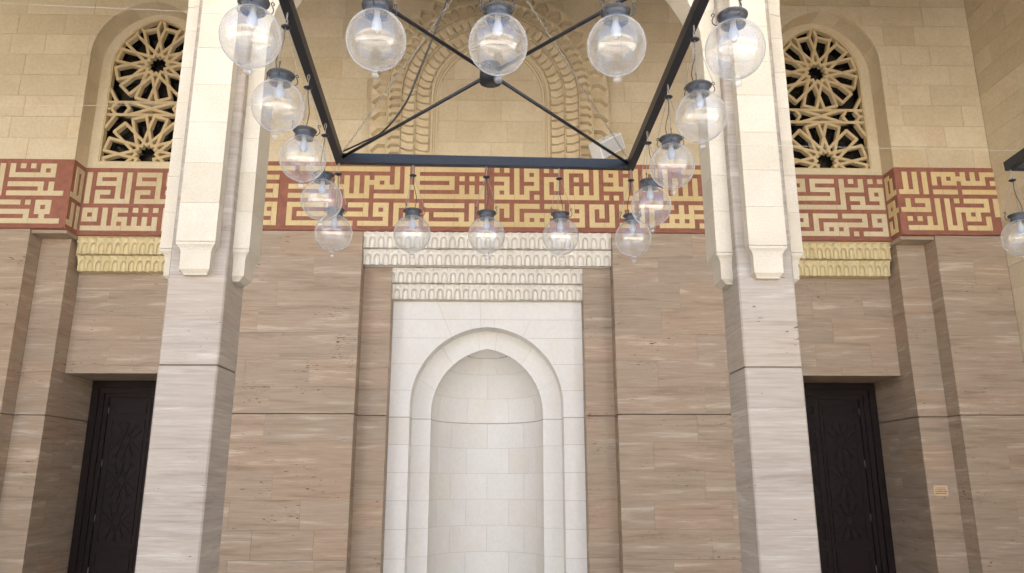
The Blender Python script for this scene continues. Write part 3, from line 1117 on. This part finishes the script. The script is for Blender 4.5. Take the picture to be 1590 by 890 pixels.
# ---- windows with carved star lattices
def lattice_window(s):
    t = thing('arched_window', 'arched stone star lattice window above the %s door' % ('left' if s < 0 else 'right'), 'window', (s * DX, 10.35, ZB1), 'star lattice windows')
    YF = 10.33
    h, c, zs = .64, .18, 7.56
    LX = s * (DX + .02)
    fi = [(x, z) for x, z in arch_points(h, c, zs, 14)]
    fo = [(x, z) for x, z in arch_points(.80, .073, 7.56, 14)]
    zb = 6.045
    outer = [(.80, ZB1 + .013)] + fo + [(-.80, ZB1 + .013)]
    inner = [(h, zb)] + fi + [(-h, zb)]
    m = MB()
    n = len(outer)
    V = [(s * DX + x, YF, z) for x, z in outer] + [(LX + x, YF, z) for x, z in inner] + [(LX + x, YF + .13, z) for x, z in inner]
    F = [(i, i + 1, n + i + 1, n + i) for i in range(n - 1)] + [(n + i, n + i + 1, 2 * n + i + 1, 2 * n + i) for i in range(n - 1)]
    F += [(n - 1, 0, n, 2 * n - 1), (2 * n - 1, n, 2 * n, 3 * n - 1)]
    m.add(V, F)
    m.build('frame', 'cream', t)
    # thin inner rim
    ro = [(h, zb)] + fi + [(-h, zb)]
    ri = [(h - .018, zb + .018)] + arch_points(h - .018, c, zs, 14) + [(-h + .018, zb + .018)]
    m = MB()
    V = [(LX + x, YF + .010, z) for x, z in ro] + [(LX + x, YF + .010, z) for x, z in ri] + [(LX + x, YF + .10, z) for x, z in ri]
    m.add(V, [(i, (i + 1) % n, n + (i + 1) % n, n + i) for i in range(n)] + [(n + i, n + (i + 1) % n, 2 * n + (i + 1) % n, 2 * n + i) for i in range(n)])
    m.build('rim', 'carved', t)
    lhw, ltop = pointed(h - .012, c, zs)
    def inside(x, z):
        return z > zb + .012 and abs(x) < lhw(z)
    segs = []
    C1, C2 = 7.62, 6.185
    zm = (C1 + C2) / 2
    d = .0993
    def ro_(an_deg, r):
        a = math.radians(an_deg)
        return r * math.sin(a), r * math.cos(a)
    RO = .60
    for cz in (C1, C2):
        for k in range(12):
            for sg in (1, -1):
                foot = 30 * k + sg * 75
                # line with its foot at that angle, from the star hole outwards
                def at(psi):
                    r = d / math.cos(math.radians(psi))
                    return ro_(foot - sg * psi, r)
                psi_out = math.degrees(math.acos(d / RO))
                p, q = at(43), at(psi_out)
                segs.append(((p[0], cz + p[1]), (q[0], cz + q[1]), 0))
        for k in range(12):
            th = 15 + 30 * k
            off = 30 / 2 - (math.degrees(math.acos(d / RO)) - 75) 
            p, q = ro_(th - off, RO), ro_(th + off, RO)
            segs.append(((p[0], cz + p[1]), (q[0], cz + q[1]), 1))
            # short links from the petal ends out to the frame
            if not (cz == C1 and 70 < th < 290) and not (cz == C2 and (th < 110 or th > 250)):
                for o2 in (-off, off):
                    p = ro_(th + o2, RO)
                    q = ro_(th + o2 * 1.55, RO * 1.30)
                    segs.append(((p[0], cz + p[1]), (q[0], cz + q[1]), 1))
    hb_ = .098
    for z in (zm + hb_, zm - hb_):
        segs.append(((-.62, z), (.62, z), 2))
    for sx in (-1, 1):
        hx, hr = sx * .445, .125
        hexa = [(hx - hr, zm), (hx - hr * .5, zm + hb_), (hx + hr * .5, zm + hb_), (hx + hr, zm), (hx + hr * .5, zm - hb_), (hx - hr * .5, zm - hb_)]
        for a, b in zip(hexa, hexa[1:] + hexa[:1]):
            segs.append((a, b, 3))
        segs.append(((hx + sx * hr, zm), (sx * .66, zm), 3))
        for sz in (-1, 1):
            segs.append(((sx * .30, zm + sz * hb_), (-sx * .06, zm - sz * hb_ * .22), 4))
            segs.append(((hx + sx * hr * .5, zm + sz * hb_), (sx * .64, zm + sz * .33), 4))
    m = MB()
    for a, b, kind in segs:
        n_ = 40
        pts = [(a[0] + (b[0] - a[0]) * i / n_, a[1] + (b[1] - a[1]) * i / n_) for i in range(n_ + 1)]
        ins = [p for p in pts if inside(*p)]
        if len(ins) < 3:
            continue
        p, q = ins[0], ins[-1]
        L = math.hypot(q[0] - p[0], q[1] - p[1])
        if L < .03:
            continue
        ux, uz = (q[0] - p[0]) / L, (q[1] - p[1]) / L
        nx, nz = -uz, ux
        w, wf = .0235, .0175
        y0 = YF + .028 + rnd.uniform(0, .004)
        e = .008
        P = [(p[0] - ux * e, p[1] - uz * e), (q[0] + ux * e, q[1] + uz * e)]
        V = []
        for c_ in P:
            for off, y in ((-wf, y0), (wf, y0), (w, y0 + .012), (w, y0 + .085), (-w, y0 + .085), (-w, y0 + .012)):
                V.append((LX + c_[0] + nx * off, y, c_[1] + nz * off))
        m.add(V, [(i, (i + 1) % 6, 6 + (i + 1) % 6, 6 + i) for i in range(6)] + [tuple(range(5, -1, -1)), tuple(range(6, 12))])
    m.build('star_lattice', 'carved', t)
    MB().box((s * DX - .82, YF + .19, ZB1 + .02), (s * DX + .82, YF + .20, 8.46)).build('pane', 'unlit_pane', t)
for s in (-1, 1):
    lattice_window(s)
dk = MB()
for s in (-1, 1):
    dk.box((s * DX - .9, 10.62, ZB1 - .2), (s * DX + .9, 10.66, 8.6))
dk.build('room_shade', 'wood', uwall)  # dark sheet standing for the unlit room behind the panes

# ---- door cornices and doors
def door_bay(s):
    side = 'left' if s < 0 else 'right'
    a, b = (IB, EB) if s > 0 else (-EB, -IB)
    t = thing('muqarnas_cornice', 'yellow carved muqarnas cornice above the %s door' % side, 'cornice', (s * DX, 10.4, 4.46), 'carved cornices over the doors')
    n = 14
    cell_row(t, 'carved_yellow', a + .05, b - .05, 10.345, 4.695, 4.913, n, True)
    cell_row(t, 'carved_yellow', a + .05, b - .05, 10.44, 4.470, 4.682, n, False)
    m = MB()
    m.box((a + .002, 10.45, 4.692), (b - .002, YC2 + .02, 4.914)).box((a + .052, 10.54, 4.4705), (b - .052, YC2 + .02, 4.6915))
    m.box((a + .002, 10.31, 4.9155), (b - .002, YC2 + .03, 4.929))
    m.build('cornice_core', 'carved_yellow', t)
    d = thing('double_door', 'dark carved wooden door in the deep recess at the %s' % side, 'door', (s * DX, YD, 0), 'dark wooden doors')
    x0, x1 = s * DX - .835, s * DX + .835
    for k, (ins, y, w) in enumerate(((0, YD, .10), (.10, YD + .03, .075), (.175, YD + .055, .06))):
        zt = 3.068 - ins
        f = MB()
        f.box((x0 + ins + .001, y, 0), (x0 + ins + w, YD + .2 - k * .004, zt - w))
        f.box((x1 - ins - w, y, 0), (x1 - ins - .001, YD + .2 - k * .004, zt - w))
        f.box((x0 + ins + .001, y, zt - w), (x1 - ins - .001, YD + .2 - k * .004, zt - .001))
        f.build('door_frame', 'wood', d)
    zt = 3.068 - .235
    xa, xb = x0 + .235, x1 - .235
    for q, (p0, p1) in enumerate(((xa, s * DX - .003), (s * DX + .003, xb))):
        leaf = MB().box((p0, YD + .09, 0.01), (p1, YD + .14, zt)).build('leaf', 'wood', d)
        cx_, w2 = (p0 + p1) / 2, (p1 - p0) / 2 - .05
        for z0, z1 in ((.18, .72), (.80, 2.52), (2.60, zt - .08)):
            pm = MB()
            for ax, bx_, az, bz in ((cx_ - w2, cx_ + w2, z1 - .03, z1), (cx_ - w2, cx_ + w2, z0, z0 + .03), (cx_ - w2, cx_ - w2 + .03, z0 + .031, z1 - .031), (cx_ + w2 - .03, cx_ + w2, z0 + .031, z1 - .031)):
                pm.box((ax, YD + .078, az), (bx_, YD + .0895, bz))
            pm.build('panel_moulding', 'wood', leaf)
        # star tracery carved on the tall middle panel
        pm = MB()
        r2 = random.Random(5 + q)
        for cz in (1.10, 1.66, 2.22):
            for k in range(12):
                for sg in (1, -1):
                    foot = 30 * k + sg * 75
                    dd = .045
                    def at(psi):
                        r = dd / math.cos(math.radians(psi))
                        an = math.radians(foot - sg * psi)
                        return cx_ + r * math.sin(an), cz + r * math.cos(an)
                    p, q_ = at(26), at(80.3)
                    if abs(q_[0] - cx_) > w2 - .03:
                        f_ = (w2 - .03) / abs(q_[0] - cx_)
                        q_ = (cx_ + (q_[0] - cx_) * f_, cz + (q_[1] - cz) * f_)
                    y = YD + .076 + r2.uniform(0, .004)
                    pm.bar((p[0], y, p[1]), (q_[0], y + .004, q_[1]), .012, .010, (0, 1, 0))
        pm.build('carved_tracery', 'wood', leaf)
        hx = p0 if q == 0 else p1
        for hz in (.45, 1.15, 1.9, 2.65):
            MB().tube([(hx, YD + .082, hz - .05), (hx, YD + .082, hz + .05)], .008, 6).build('hinge', 'hinge', leaf)
for s in (-1, 1):
    door_bay(s)

# ---- small engraved plate
pl = thing('wall_plaque', 'small brass plaque with four engraved lines, beside the right door', 'plaque', (5.915, YB2, 1.52))
MB().box((5.822, YB2 - .008, 1.462), (6.008, YB2 - .0005, 1.594)).build('plate', 'brass', pl)
m = MB()
r2 = random.Random(3)
for zc_, h_, wd in ((1.562, .008, .14), (1.541, .009, .15), (1.519, .013, .155), (1.493, .013, .155)):
    x = 5.915 - wd / 2
    while x < 5.915 + wd / 2 - .01:
        w = r2.uniform(.010, .022)
        m.box((x, YB2 - .0092, zc_ - h_ / 2), (x + w, YB2 - .0081, zc_ + h_ / 2 * r2.uniform(.5, 1)))
        x += w + r2.uniform(.003, .006)
m.build('engraving', 'ink', pl)
for x in (5.832, 5.998):
    for z in (1.472, 1.584):
        MB().lathe([(0, -.0), (.005, 0), (.005, .004), (0, .004)], 8).build('screw', 'hinge', pl)
        sc = pl.children[-1]
        for v in sc.data.vertices:
            o = Vector(pl['_o'])
            co = v.co + o
            v.co = Vector((x + co.x, YB2 - .008 - co.z, z + co.y)) - o

# ---- pillars
PX, PF, PB = 2.24, 5.88, 6.32
def pilaster(parent, cx, cy, axis, hw_, proj, zbot, ztop, base, hz):
    """stone pilaster with a carved corbel foot. axis = unit vector pointing out of the pillar, base = distance of the face"""
    ax, ay = axis
    tx, ty = -ay, ax
    def P(t, p, z):
        return (cx + tx * t + ax * (base + p), cy + ty * t + ay * (base + p), z)
    def loft(levels, name):
        m = MB()
        V, F = [], []
        for z, h_, p in levels:
            V += [P(-h_, -.02, z), P(-h_, p, z), P(h_, p, z), P(h_, -.02, z)]
        for i in range(len(levels) - 1):
            for j in range(4):
                F.append((4 * i + j, 4 * i + (j + 1) % 4, 4 * i + 4 + (j + 1) % 4, 4 * i + 4 + j))
        F += [(3, 2, 1, 0), tuple(range(4 * len(levels) - 4, 4 * len(levels)))]
        m.add(V, F)
        return m.build(name, 'rough', parent)
    b = .0022
    z = zbot + .255
    h_, p = hw_, proj
    loft([(zbot, h_ * .60, p * .42), (zbot + .012, h_ * .62, p * .46), (zbot + .036, h_ * .74, p * .68), (zbot + .038, h_ * .765, p * .72), (zbot + .165, h_ * .765, p * .72), (zbot + .19, h_ * .79, p * .755), (zbot + .21, h_ * .85, p * .82), (zbot + .224, h_ * .93, p * .92), (zbot + .232, h_ * .98, p * .99), (zbot + .252, h_, p)], 'corbel')
    zs_ = [z]
    while zs_[-1] < ztop - .12:
        zs_.append(min(ztop, zs_[-1] + hz * rnd.uniform(.92, 1.08)))
    for i, (z0, z1) in enumerate(zip(zs_, zs_[1:])):
        hh, pp = (h_, p)
        loft([(z0 + .0006, hh - b, pp - b), (z0 + .0025, hh, pp), (z1 - .0025, hh, pp), (z1 - .0006, hh - b, pp - b)], 'pilaster_stone')

def pillar(x, yf, yb, label, front=True):
    t = thing('pillar', label, 'pillar', (x, (yf + yb) / 2, 0), 'travertine pillars of the arcade')
    h = .225
    ch = .012
    zs_ = span(0, ZJ, .32) + span(ZJ, 9.25, .355)[1:]
    for z0, z1 in zip(zs_, zs_[1:]):
        a = .007 if abs(z0 - ZJ) < 1e-6 else .0006
        b = .007 if abs(z1 - ZJ) < 1e-6 else .0006
        poly = [(x - h + ch, yf), (x + h - ch, yf), (x + h, yf + ch), (x + h, yb - ch), (x + h - ch, yb), (x - h + ch, yb), (x - h, yb - ch), (x - h, yf + ch)]
        V = [(u, v, z0 + a) for u, v in poly] + [(u, v, z1 - b) for u, v in poly]
        MB().add(V, [tuple(range(7, -1, -1)), tuple(range(8, 16))] + [(i, (i + 1) % 8, 8 + (i + 1) % 8, 8 + i) for i in range(8)]).build('travertine_course', 'trav_pale', t)
    MB().box((x - h + .009, yf + .009, 0.001), (x + h - .009, yb - .009, 9.24)).build('core', 'mortar_brown', t)
    pilaster(t, x, yf, (0, -1), .152, .10, 3.178, 5.848, 0.0, .33)
    cy = (PF + PB) / 2 if yf > 3 else (yf + yb) / 2
    for s in (-1, 1):
        pilaster(t, x, cy + .02, (s, 0), .147, .13, 3.178, 5.269 if s * x < 0 else 5.618, h, .33)
    return t
pillar(-PX, PF, PB, 'travertine pillar with cream corbelled pilasters, left of the white niche')
pillar(PX, PF, PB, 'travertine pillar with cream corbelled pilasters, right of the white niche')

# ---- arches above the pillars
YP0, YP1 = (PF + PB) / 2 + .02 - .147, (PF + PB) / 2 + .02 + .147
ZS, RISE = 5.27, 1.42
def ell(h, n=14, ZS=ZS, RISE=RISE):
    return [(h * math.cos(PI / 2 * i / n), ZS + RISE * math.sin(PI / 2 * i / n) ** 0.96) for i in range(n + 1)] + [(-h * math.cos(PI / 2 * i / n), ZS + RISE * math.sin(PI / 2 * i / n) ** 0.96) for i in range(n - 1, -1, -1)]
def arch(label, centre, half, full, fr, mat='rough', ZS=ZS, RISE=RISE):
    t = thing('arch', label, 'arch', fr(centre, 0.15, ZS), 'stone arches of the arcade')
    pts = ell(half, 14, ZS, RISE)
    n = len(pts)
    # ring of voussoirs, then the plain wall above them
    step = 2
    for i in range(0, n - 1, step):
        j = min(n - 1, i + step)
        inn = pts[i:j + 1]
        out = []
        for k in range(i, j + 1):
            a = math.atan2(pts[k][1] - ZS + .4, pts[k][0])
            out.append((pts[k][0] + .34 * math.cos(a), pts[k][1] + .34 * math.sin(a)))
        poly = [(centre + u, v) for u, v in inn + list(reversed(out))]
        cx_, cz_ = sum(p[0] for p in poly) / len(poly), sum(p[1] for p in poly) / len(poly)
        poly = [(cx_ + (u - cx_) * .994, cz_ + (v - cz_) * .994) for u, v in poly]
        MB().prism(poly, fr, 0.0, .294, True).build('voussoir', mat, t)
    up = [(centre + full, ZS + .0005)] + [(centre + u + (.002 if u > 0 else -.002), v + .002) for u, v in pts] + [(centre - full, ZS + .0005), (centre - full, 9.25), (centre + full, 9.25)]
    MB().prism(up, fr, .006, .288, True).build('spandrel', mat, t)
HALF = PX - .225 - .13
frX = fr_front(YP0)
arch('wide cream stone arch springing from both pillars in front of the niche', 0.0, HALF, PX - .226, frX)
arch('cream stone arch springing leftwards from the left pillar', -2 * PX, HALF, PX - .226, frX, 'rough', 5.62, 1.3)
arch('cream stone arch springing rightwards from the right pillar', 2 * PX, HALF, PX - .226, frX, 'rough', 5.62, 1.3)
for s in (-1, 1):
    frY = (lambda X: (lambda u, v, d: (X + d, u, v)))(s * PX - .147)
    yc, hf = (1.55 + PF) / 2, (PF - .10 - 1.65) / 2 + .0
    arch('cream stone arch running from the %s pillar towards the courtyard' % ('left' if s < 0 else 'right'), (PF - .10 + 1.55) / 2, (PF - .10 - 1.55) / 2, (PF - .10 - 1.55) / 2 + .09, frY, 'rough', 5.85, 1.3)

# ---- roof over the arcade
rf = MB().box((XL - .4, 0.9, ZTOP), (XR + .4, 11.6, ZTOP + .3)).build('roof', 'plaster', None)
tag(rf, 'flat plastered roof covering the arcade', 'roof')

# ---- chandeliers
def chain_links(m, p, q, link=.03, r=.0022, w=.009, n=5):
    p, q = Vector(p), Vector(q)
    d = q - p
    L = d.length
    d.normalize()
    s = d.cross(Vector((0.3, 0.2, 1))).normalized() if abs(d.z) < .95 else d.cross(Vector((1, 0, 0))).normalized()
    t = d.cross(s)
    k = max(2, int(L / (link * .82)))
    for i in range(k):
        c = p + d * (L * (i + .5) / k)
        a = s if i % 2 else t
        ring = []
        for j in range(8):
            an = 2 * PI * j / 8
            ring.append(c + d * math.cos(an) * link * .54 + a * math.sin(an) * w * .5)
        m.tube(ring, r, n - 1, True)
    return m

CH = dict(c=Vector((.054, 3.70, 3.715)), hx=.952, hy=1.0, rot=.03, tilt=-.067)
def chandelier_pt(u, v, dx=0.0, dz=0.0):
    a, b = u * CH['hx'], v * CH['hy']
    return Vector((CH['c'].x + dx + a * math.cos(CH['rot']) - b * math.sin(CH['rot']), CH['c'].y + a * math.sin(CH['rot']) + b * math.cos(CH['rot']), CH['c'].z + b * CH['tilt'] + dz))
def chandelier(dx, label):
    base = chandelier_pt(0, 0, dx)
    t = thing('chandelier', label, 'chandelier', base, 'square chandeliers')
    k = .022
    cs = [chandelier_pt(u, v, dx) for u, v in ((-1, -1), (1, -1), (1, 1), (-1, 1))]
    for i in range(4):
        p, q = cs[i], cs[(i + 1) % 4]
        d = (q - p).normalized()
        e = .0225 if i % 2 else -.0225
        MB().bar(p - d * e, q + d * e, .045, .062).build('frame_bar', 'black', t)
    hub_r = .058
    MB().lathe([(0, -.05), (hub_r, -.05), (hub_r, .05), (0, .05)], 20, base).build('hub', 'black', t)
    for c in cs:
        d = (c - base).normalized()
        MB().tube([base + d * hub_r * .9, c - d * .03], .010, 8).build('cross_rod', 'black', t)
    top = base + Vector((0, 0, .80))
    for c in cs:
        m = MB()
        d = (base - c).normalized()
        chain_links(m, c + d * .03 + Vector((0, 0, .035)), top, .034, .0018, .011)
        m.build('chain', 'chain', t)
    m = MB()
    chain_links(m, top, (base.x, base.y, ZTOP - .01), .05, .004, .02)
    m.build('hanging_chain', 'chain', t)
    MB().tube([top + Vector((math.cos(2 * PI * i / 12) * .03, 0, math.sin(2 * PI * i / 12) * .03)) for i in range(12)], .005, 6, True).build('ring', 'iron', t)
    c = cs[3]
    ctrl = [c + Vector((.03, -.03, .04)), c + (base - c) * .17 + Vector((0, 0, .026)), c + (base - c) * .33 + Vector((0, 0, .02)), c + (base - c) * .48 + Vector((0, 0, .12)), c + (base - c) * .57 + Vector((0, 0, .29)), c + (base - c) * .65 + Vector((0, 0, .45)), c + (base - c) * .74 + Vector((0, 0, .66)), c + (base - c) * .86 + Vector((0, 0, .95)), c + (base - c) * .95 + Vector((0, 0, 1.6)), c + (base - c) * .98 + Vector((0, 0, 3.4))]
    pts = []
    for i in range(len(ctrl) - 1):
        p0, p1, p2, p3 = ctrl[max(0, i - 1)], ctrl[i], ctrl[i + 1], ctrl[min(len(ctrl) - 1, i + 2)]
        for j in range(6):
            u = j / 6
            pts.append(.5 * ((2 * p1) + (p2 - p0) * u + (2 * p0 - 5 * p1 + 4 * p2 - p3) * u * u + (3 * p1 - p0 - 3 * p2 + p3) * u ** 3))
    pts.append(ctrl[-1])
    MB().tube(pts, .006, 6).build('cable', 'cable', t)
    return t
chandelier(0.0, 'black square steel chandelier frame with crossed rods hanging before the niche')
chandelier(4.41, 'black square chandelier frame cut off by the right edge of the picture')

# ---- glass globe lamps
def make_lamp():
    t = thing('globe_lamp', 'x', 'lamp', (0, 0, 0))
    R, ZC = .117, -.505
    prof = []
    for i in range(29):
        a = -PI / 2 + .13 + (PI - .13 - .42) * i / 28
        prof.append((R * math.cos(a), ZC + R * 1.03 * math.sin(a)))
    ztop = prof[-1][1]
    prof += [(.0455, ztop + .008), (.0465, ztop + .016)]
    MB().lathe(prof, 40).build('glass_globe', 'glass', t)
    zb = prof[0][1]
    f = [(.0155, zb - .001), (.019, zb - .006), (.0165, zb - .011), (.010, zb - .015)]
    for i in range(9):
        a = PI / 2 - .55 - (PI - .55) * i / 8
        f.append((.0175 * math.cos(a) + .0001, zb - .029 + .0175 * math.sin(a)))
    MB().lathe(f, 18).build('glass_finial', 'glass_clear', t)
    zt = ztop + .004
    MB().lathe([(.0495, zt - .004), (.0505, zt + .004), (.047, zt + .012), (.046, zt + .024), (.053, zt + .032), (.0605, zt + .036), (.0615, zt + .040), (.058, zt + .043), (.050, zt + .038), (.030, zt + .036), (.0, zt + .036)], 28).build('cap', 'iron', t)
    b = [(.012, zt + .030), (.012, zt - .012), (.015, zt - .022), (.019, zt - .036), (.021, zt - .050), (.019, zt - .064), (.011, zt - .077), (.0, zt - .081)]
    MB().lathe(b, 18).build('bulb', 'bulb', t)
    for k in range(3):
        an = math.radians(60 + 120 * k)
        c, s = math.cos(an), math.sin(an)
        path = [(.046, .012), (.058, .009), (.070, .012), (.0785, .022), (.080, .034), (.076, .046), (.070, .054), (.069, .062), (.074, .067), (.080, .064), (.081, .057), (.077, .054)]
        MB().tube([(r * c, r * s, zt + z) for r, z in path], .0026, 5).build('scroll_hook', 'iron', t)
        m = MB()
        chain_links(m, (.075 * c, .075 * s, zt + .066), (.009 * c, .009 * s, -.112), .014, .0009, .0048, 4)
        m.build('chain', 'chain', t)
    MB().lathe([(0, -.118), (.010, -.117), (.022, -.110), (.0225, -.106), (.012, -.101), (.006, -.097), (0, -.097)], 18).build('canopy', 'black', t)
    m = MB()
    chain_links(m, (0, 0, -.098), (0, 0, -.030), .032, .0022, .011, 5)
    m.build('hanging_link', 'chain', t)
    ctrl = [(0.006, 0, -.112), (.004, .004, -.17), (.014, .010, -.22), (.028, .012, -.26), (.034, .008, -.30), (.026, .003, -.335), (.010, 0, zt + .045), (0.0, 0, zt + .034)]
    MB().tube(ctrl, .0024, 5).build('lamp_cable', 'cable', t)
    return t
lamp0 = make_lamp()
spots = [
    (-1, -1, 0, 'clear glass globe lamp in front of the left pillar, nearest left corner of the chandelier'),
    (-.5, -1, 0, 'glass globe lamp in the near row, first right of the left pillar'),
    (0, -1, 0, 'glass globe lamp in the middle of the near row, before the round hub'),
    (.5, -1, 0, 'glass globe lamp in the near row, over the right side of the carved blind arch'),
    (1, -1, 0, 'clear glass globe lamp in front of the right pillar, nearest right corner of the chandelier'),
    (-1, -.5, 0, 'glass globe lamp on the left side bar, second one from the left pillar'),
    (-1, 0, 0, 'glass globe lamp halfway along the left side bar, overlapping the top of the red band'),
    (-1, .5, 0, 'glass globe lamp on the left side bar, inside the red band, last before the corner'),
    (-1, 1, 0, 'glass globe lamp under the far left corner, low against the brown travertine'),
    (-.5, 1, 0, 'small glass globe lamp on the far bar, over the left half of the white cornice'),
    (0, 1, 0, 'small glass globe lamp at the middle of the far bar, above the niche arch'),
    (.5, 1, 0, 'small glass globe lamp on the far bar, over the right half of the white cornice'),
    (1, 1, 0, 'glass globe lamp under the far right corner, at the right end of the white cornice'),
    (1, .5, 0, 'glass globe lamp on the right side bar, inside the red band, last before the corner'),
    (1, 0, 0, 'glass globe lamp halfway along the right side bar, beside the white floodlight'),
    (1, -.5, 0, 'glass globe lamp on the right side bar, second one from the right pillar'),
    (-1, 1, 4.41, 'lone glass globe lamp at the right edge, hanging from the second chandelier'),
]
def copy_tree(o, parent=None):
    c = o.copy()
    COL.objects.link(c)
    if parent:
        c.parent = parent
    for ch in o.children:
        copy_tree(ch, c)
    return c
for i, (u, v, dx, lab) in enumerate(spots):
    o = lamp0 if i == 0 else copy_tree(lamp0)
    o.location = chandelier_pt(u, v, dx)
    o.rotation_euler = (rnd.uniform(-.02, .02), rnd.uniform(-.02, .02), rnd.uniform(0, 2 * PI))
    o['label'] = lab
    o['category'] = 'lamp'
    o['group'] = 'glass globe lamps'

# ---- white floodlight standing on top of the band
fo = thing('floodlight', 'white box floodlight tilted on its bracket, above the red band', 'floodlight', (1.60, 9.66, 6.05))
Rm = Matrix.Rotation(math.radians(-24), 4, 'Y') @ Matrix.Rotation(math.radians(28), 4, 'X') @ Matrix.Rotation(math.radians(20), 4, 'Z')
def obox(m, a, b):
    k = len(m.v)
    m.box(a, b)
    for i in range(k, len(m.v)):
        m.v[i] = tuple(Rm @ Vector(m.v[i]) + Vector((1.60, 9.66, 6.05)))
    return m
obox(MB(), (-.21, -.11, -.105), (.21, .11, .105)).build('housing', 'flood', fo)
for k in range(7):
    obox(MB(), (-.20 + k * .062, -.112, .106), (-.185 + k * .062, .112, .124)).build('cooling_fin', 'flood', fo)
obox(MB(), (-.19, -.118, -.09), (.19, -.111, .09)).build('glass_front', 'flood_glass', fo)
MB().tube([(1.60, 9.70, 6.02), (1.62, 9.85, 5.98), (1.62, 10.0, 5.98)], .02, 8).build('bracket', 'flood', fo)

# ---- thin wires stretched across the bays
for p, q, lab in (((-8.5, 5.95, 5.86), (-PX - .2, 5.86, 5.505), 'thin pale wire stretched high across the left bay to the pillar'),
                  ((-8.5, 6.5, 4.95), (-PX - .1, 6.36, 4.90), 'thin pale wire crossing the left lattice window'),
                  ((1.80, 5.76, 4.29), (XR, 5.80, 4.30), 'thin pale wire crossing the right pillar and lattice window')):
    n = 16
    pts = [Vector(p).lerp(Vector(q), i / n) - Vector((0, 0, .03 * math.sin(PI * i / n))) for i in range(n + 1)]
    o = MB().tube(pts, .0012, 5).build('wire', 'wire', None)
    tag(o, lab, 'wire')

for o in bpy.data.objects:
    if '_o' in o:
        del o['_o']
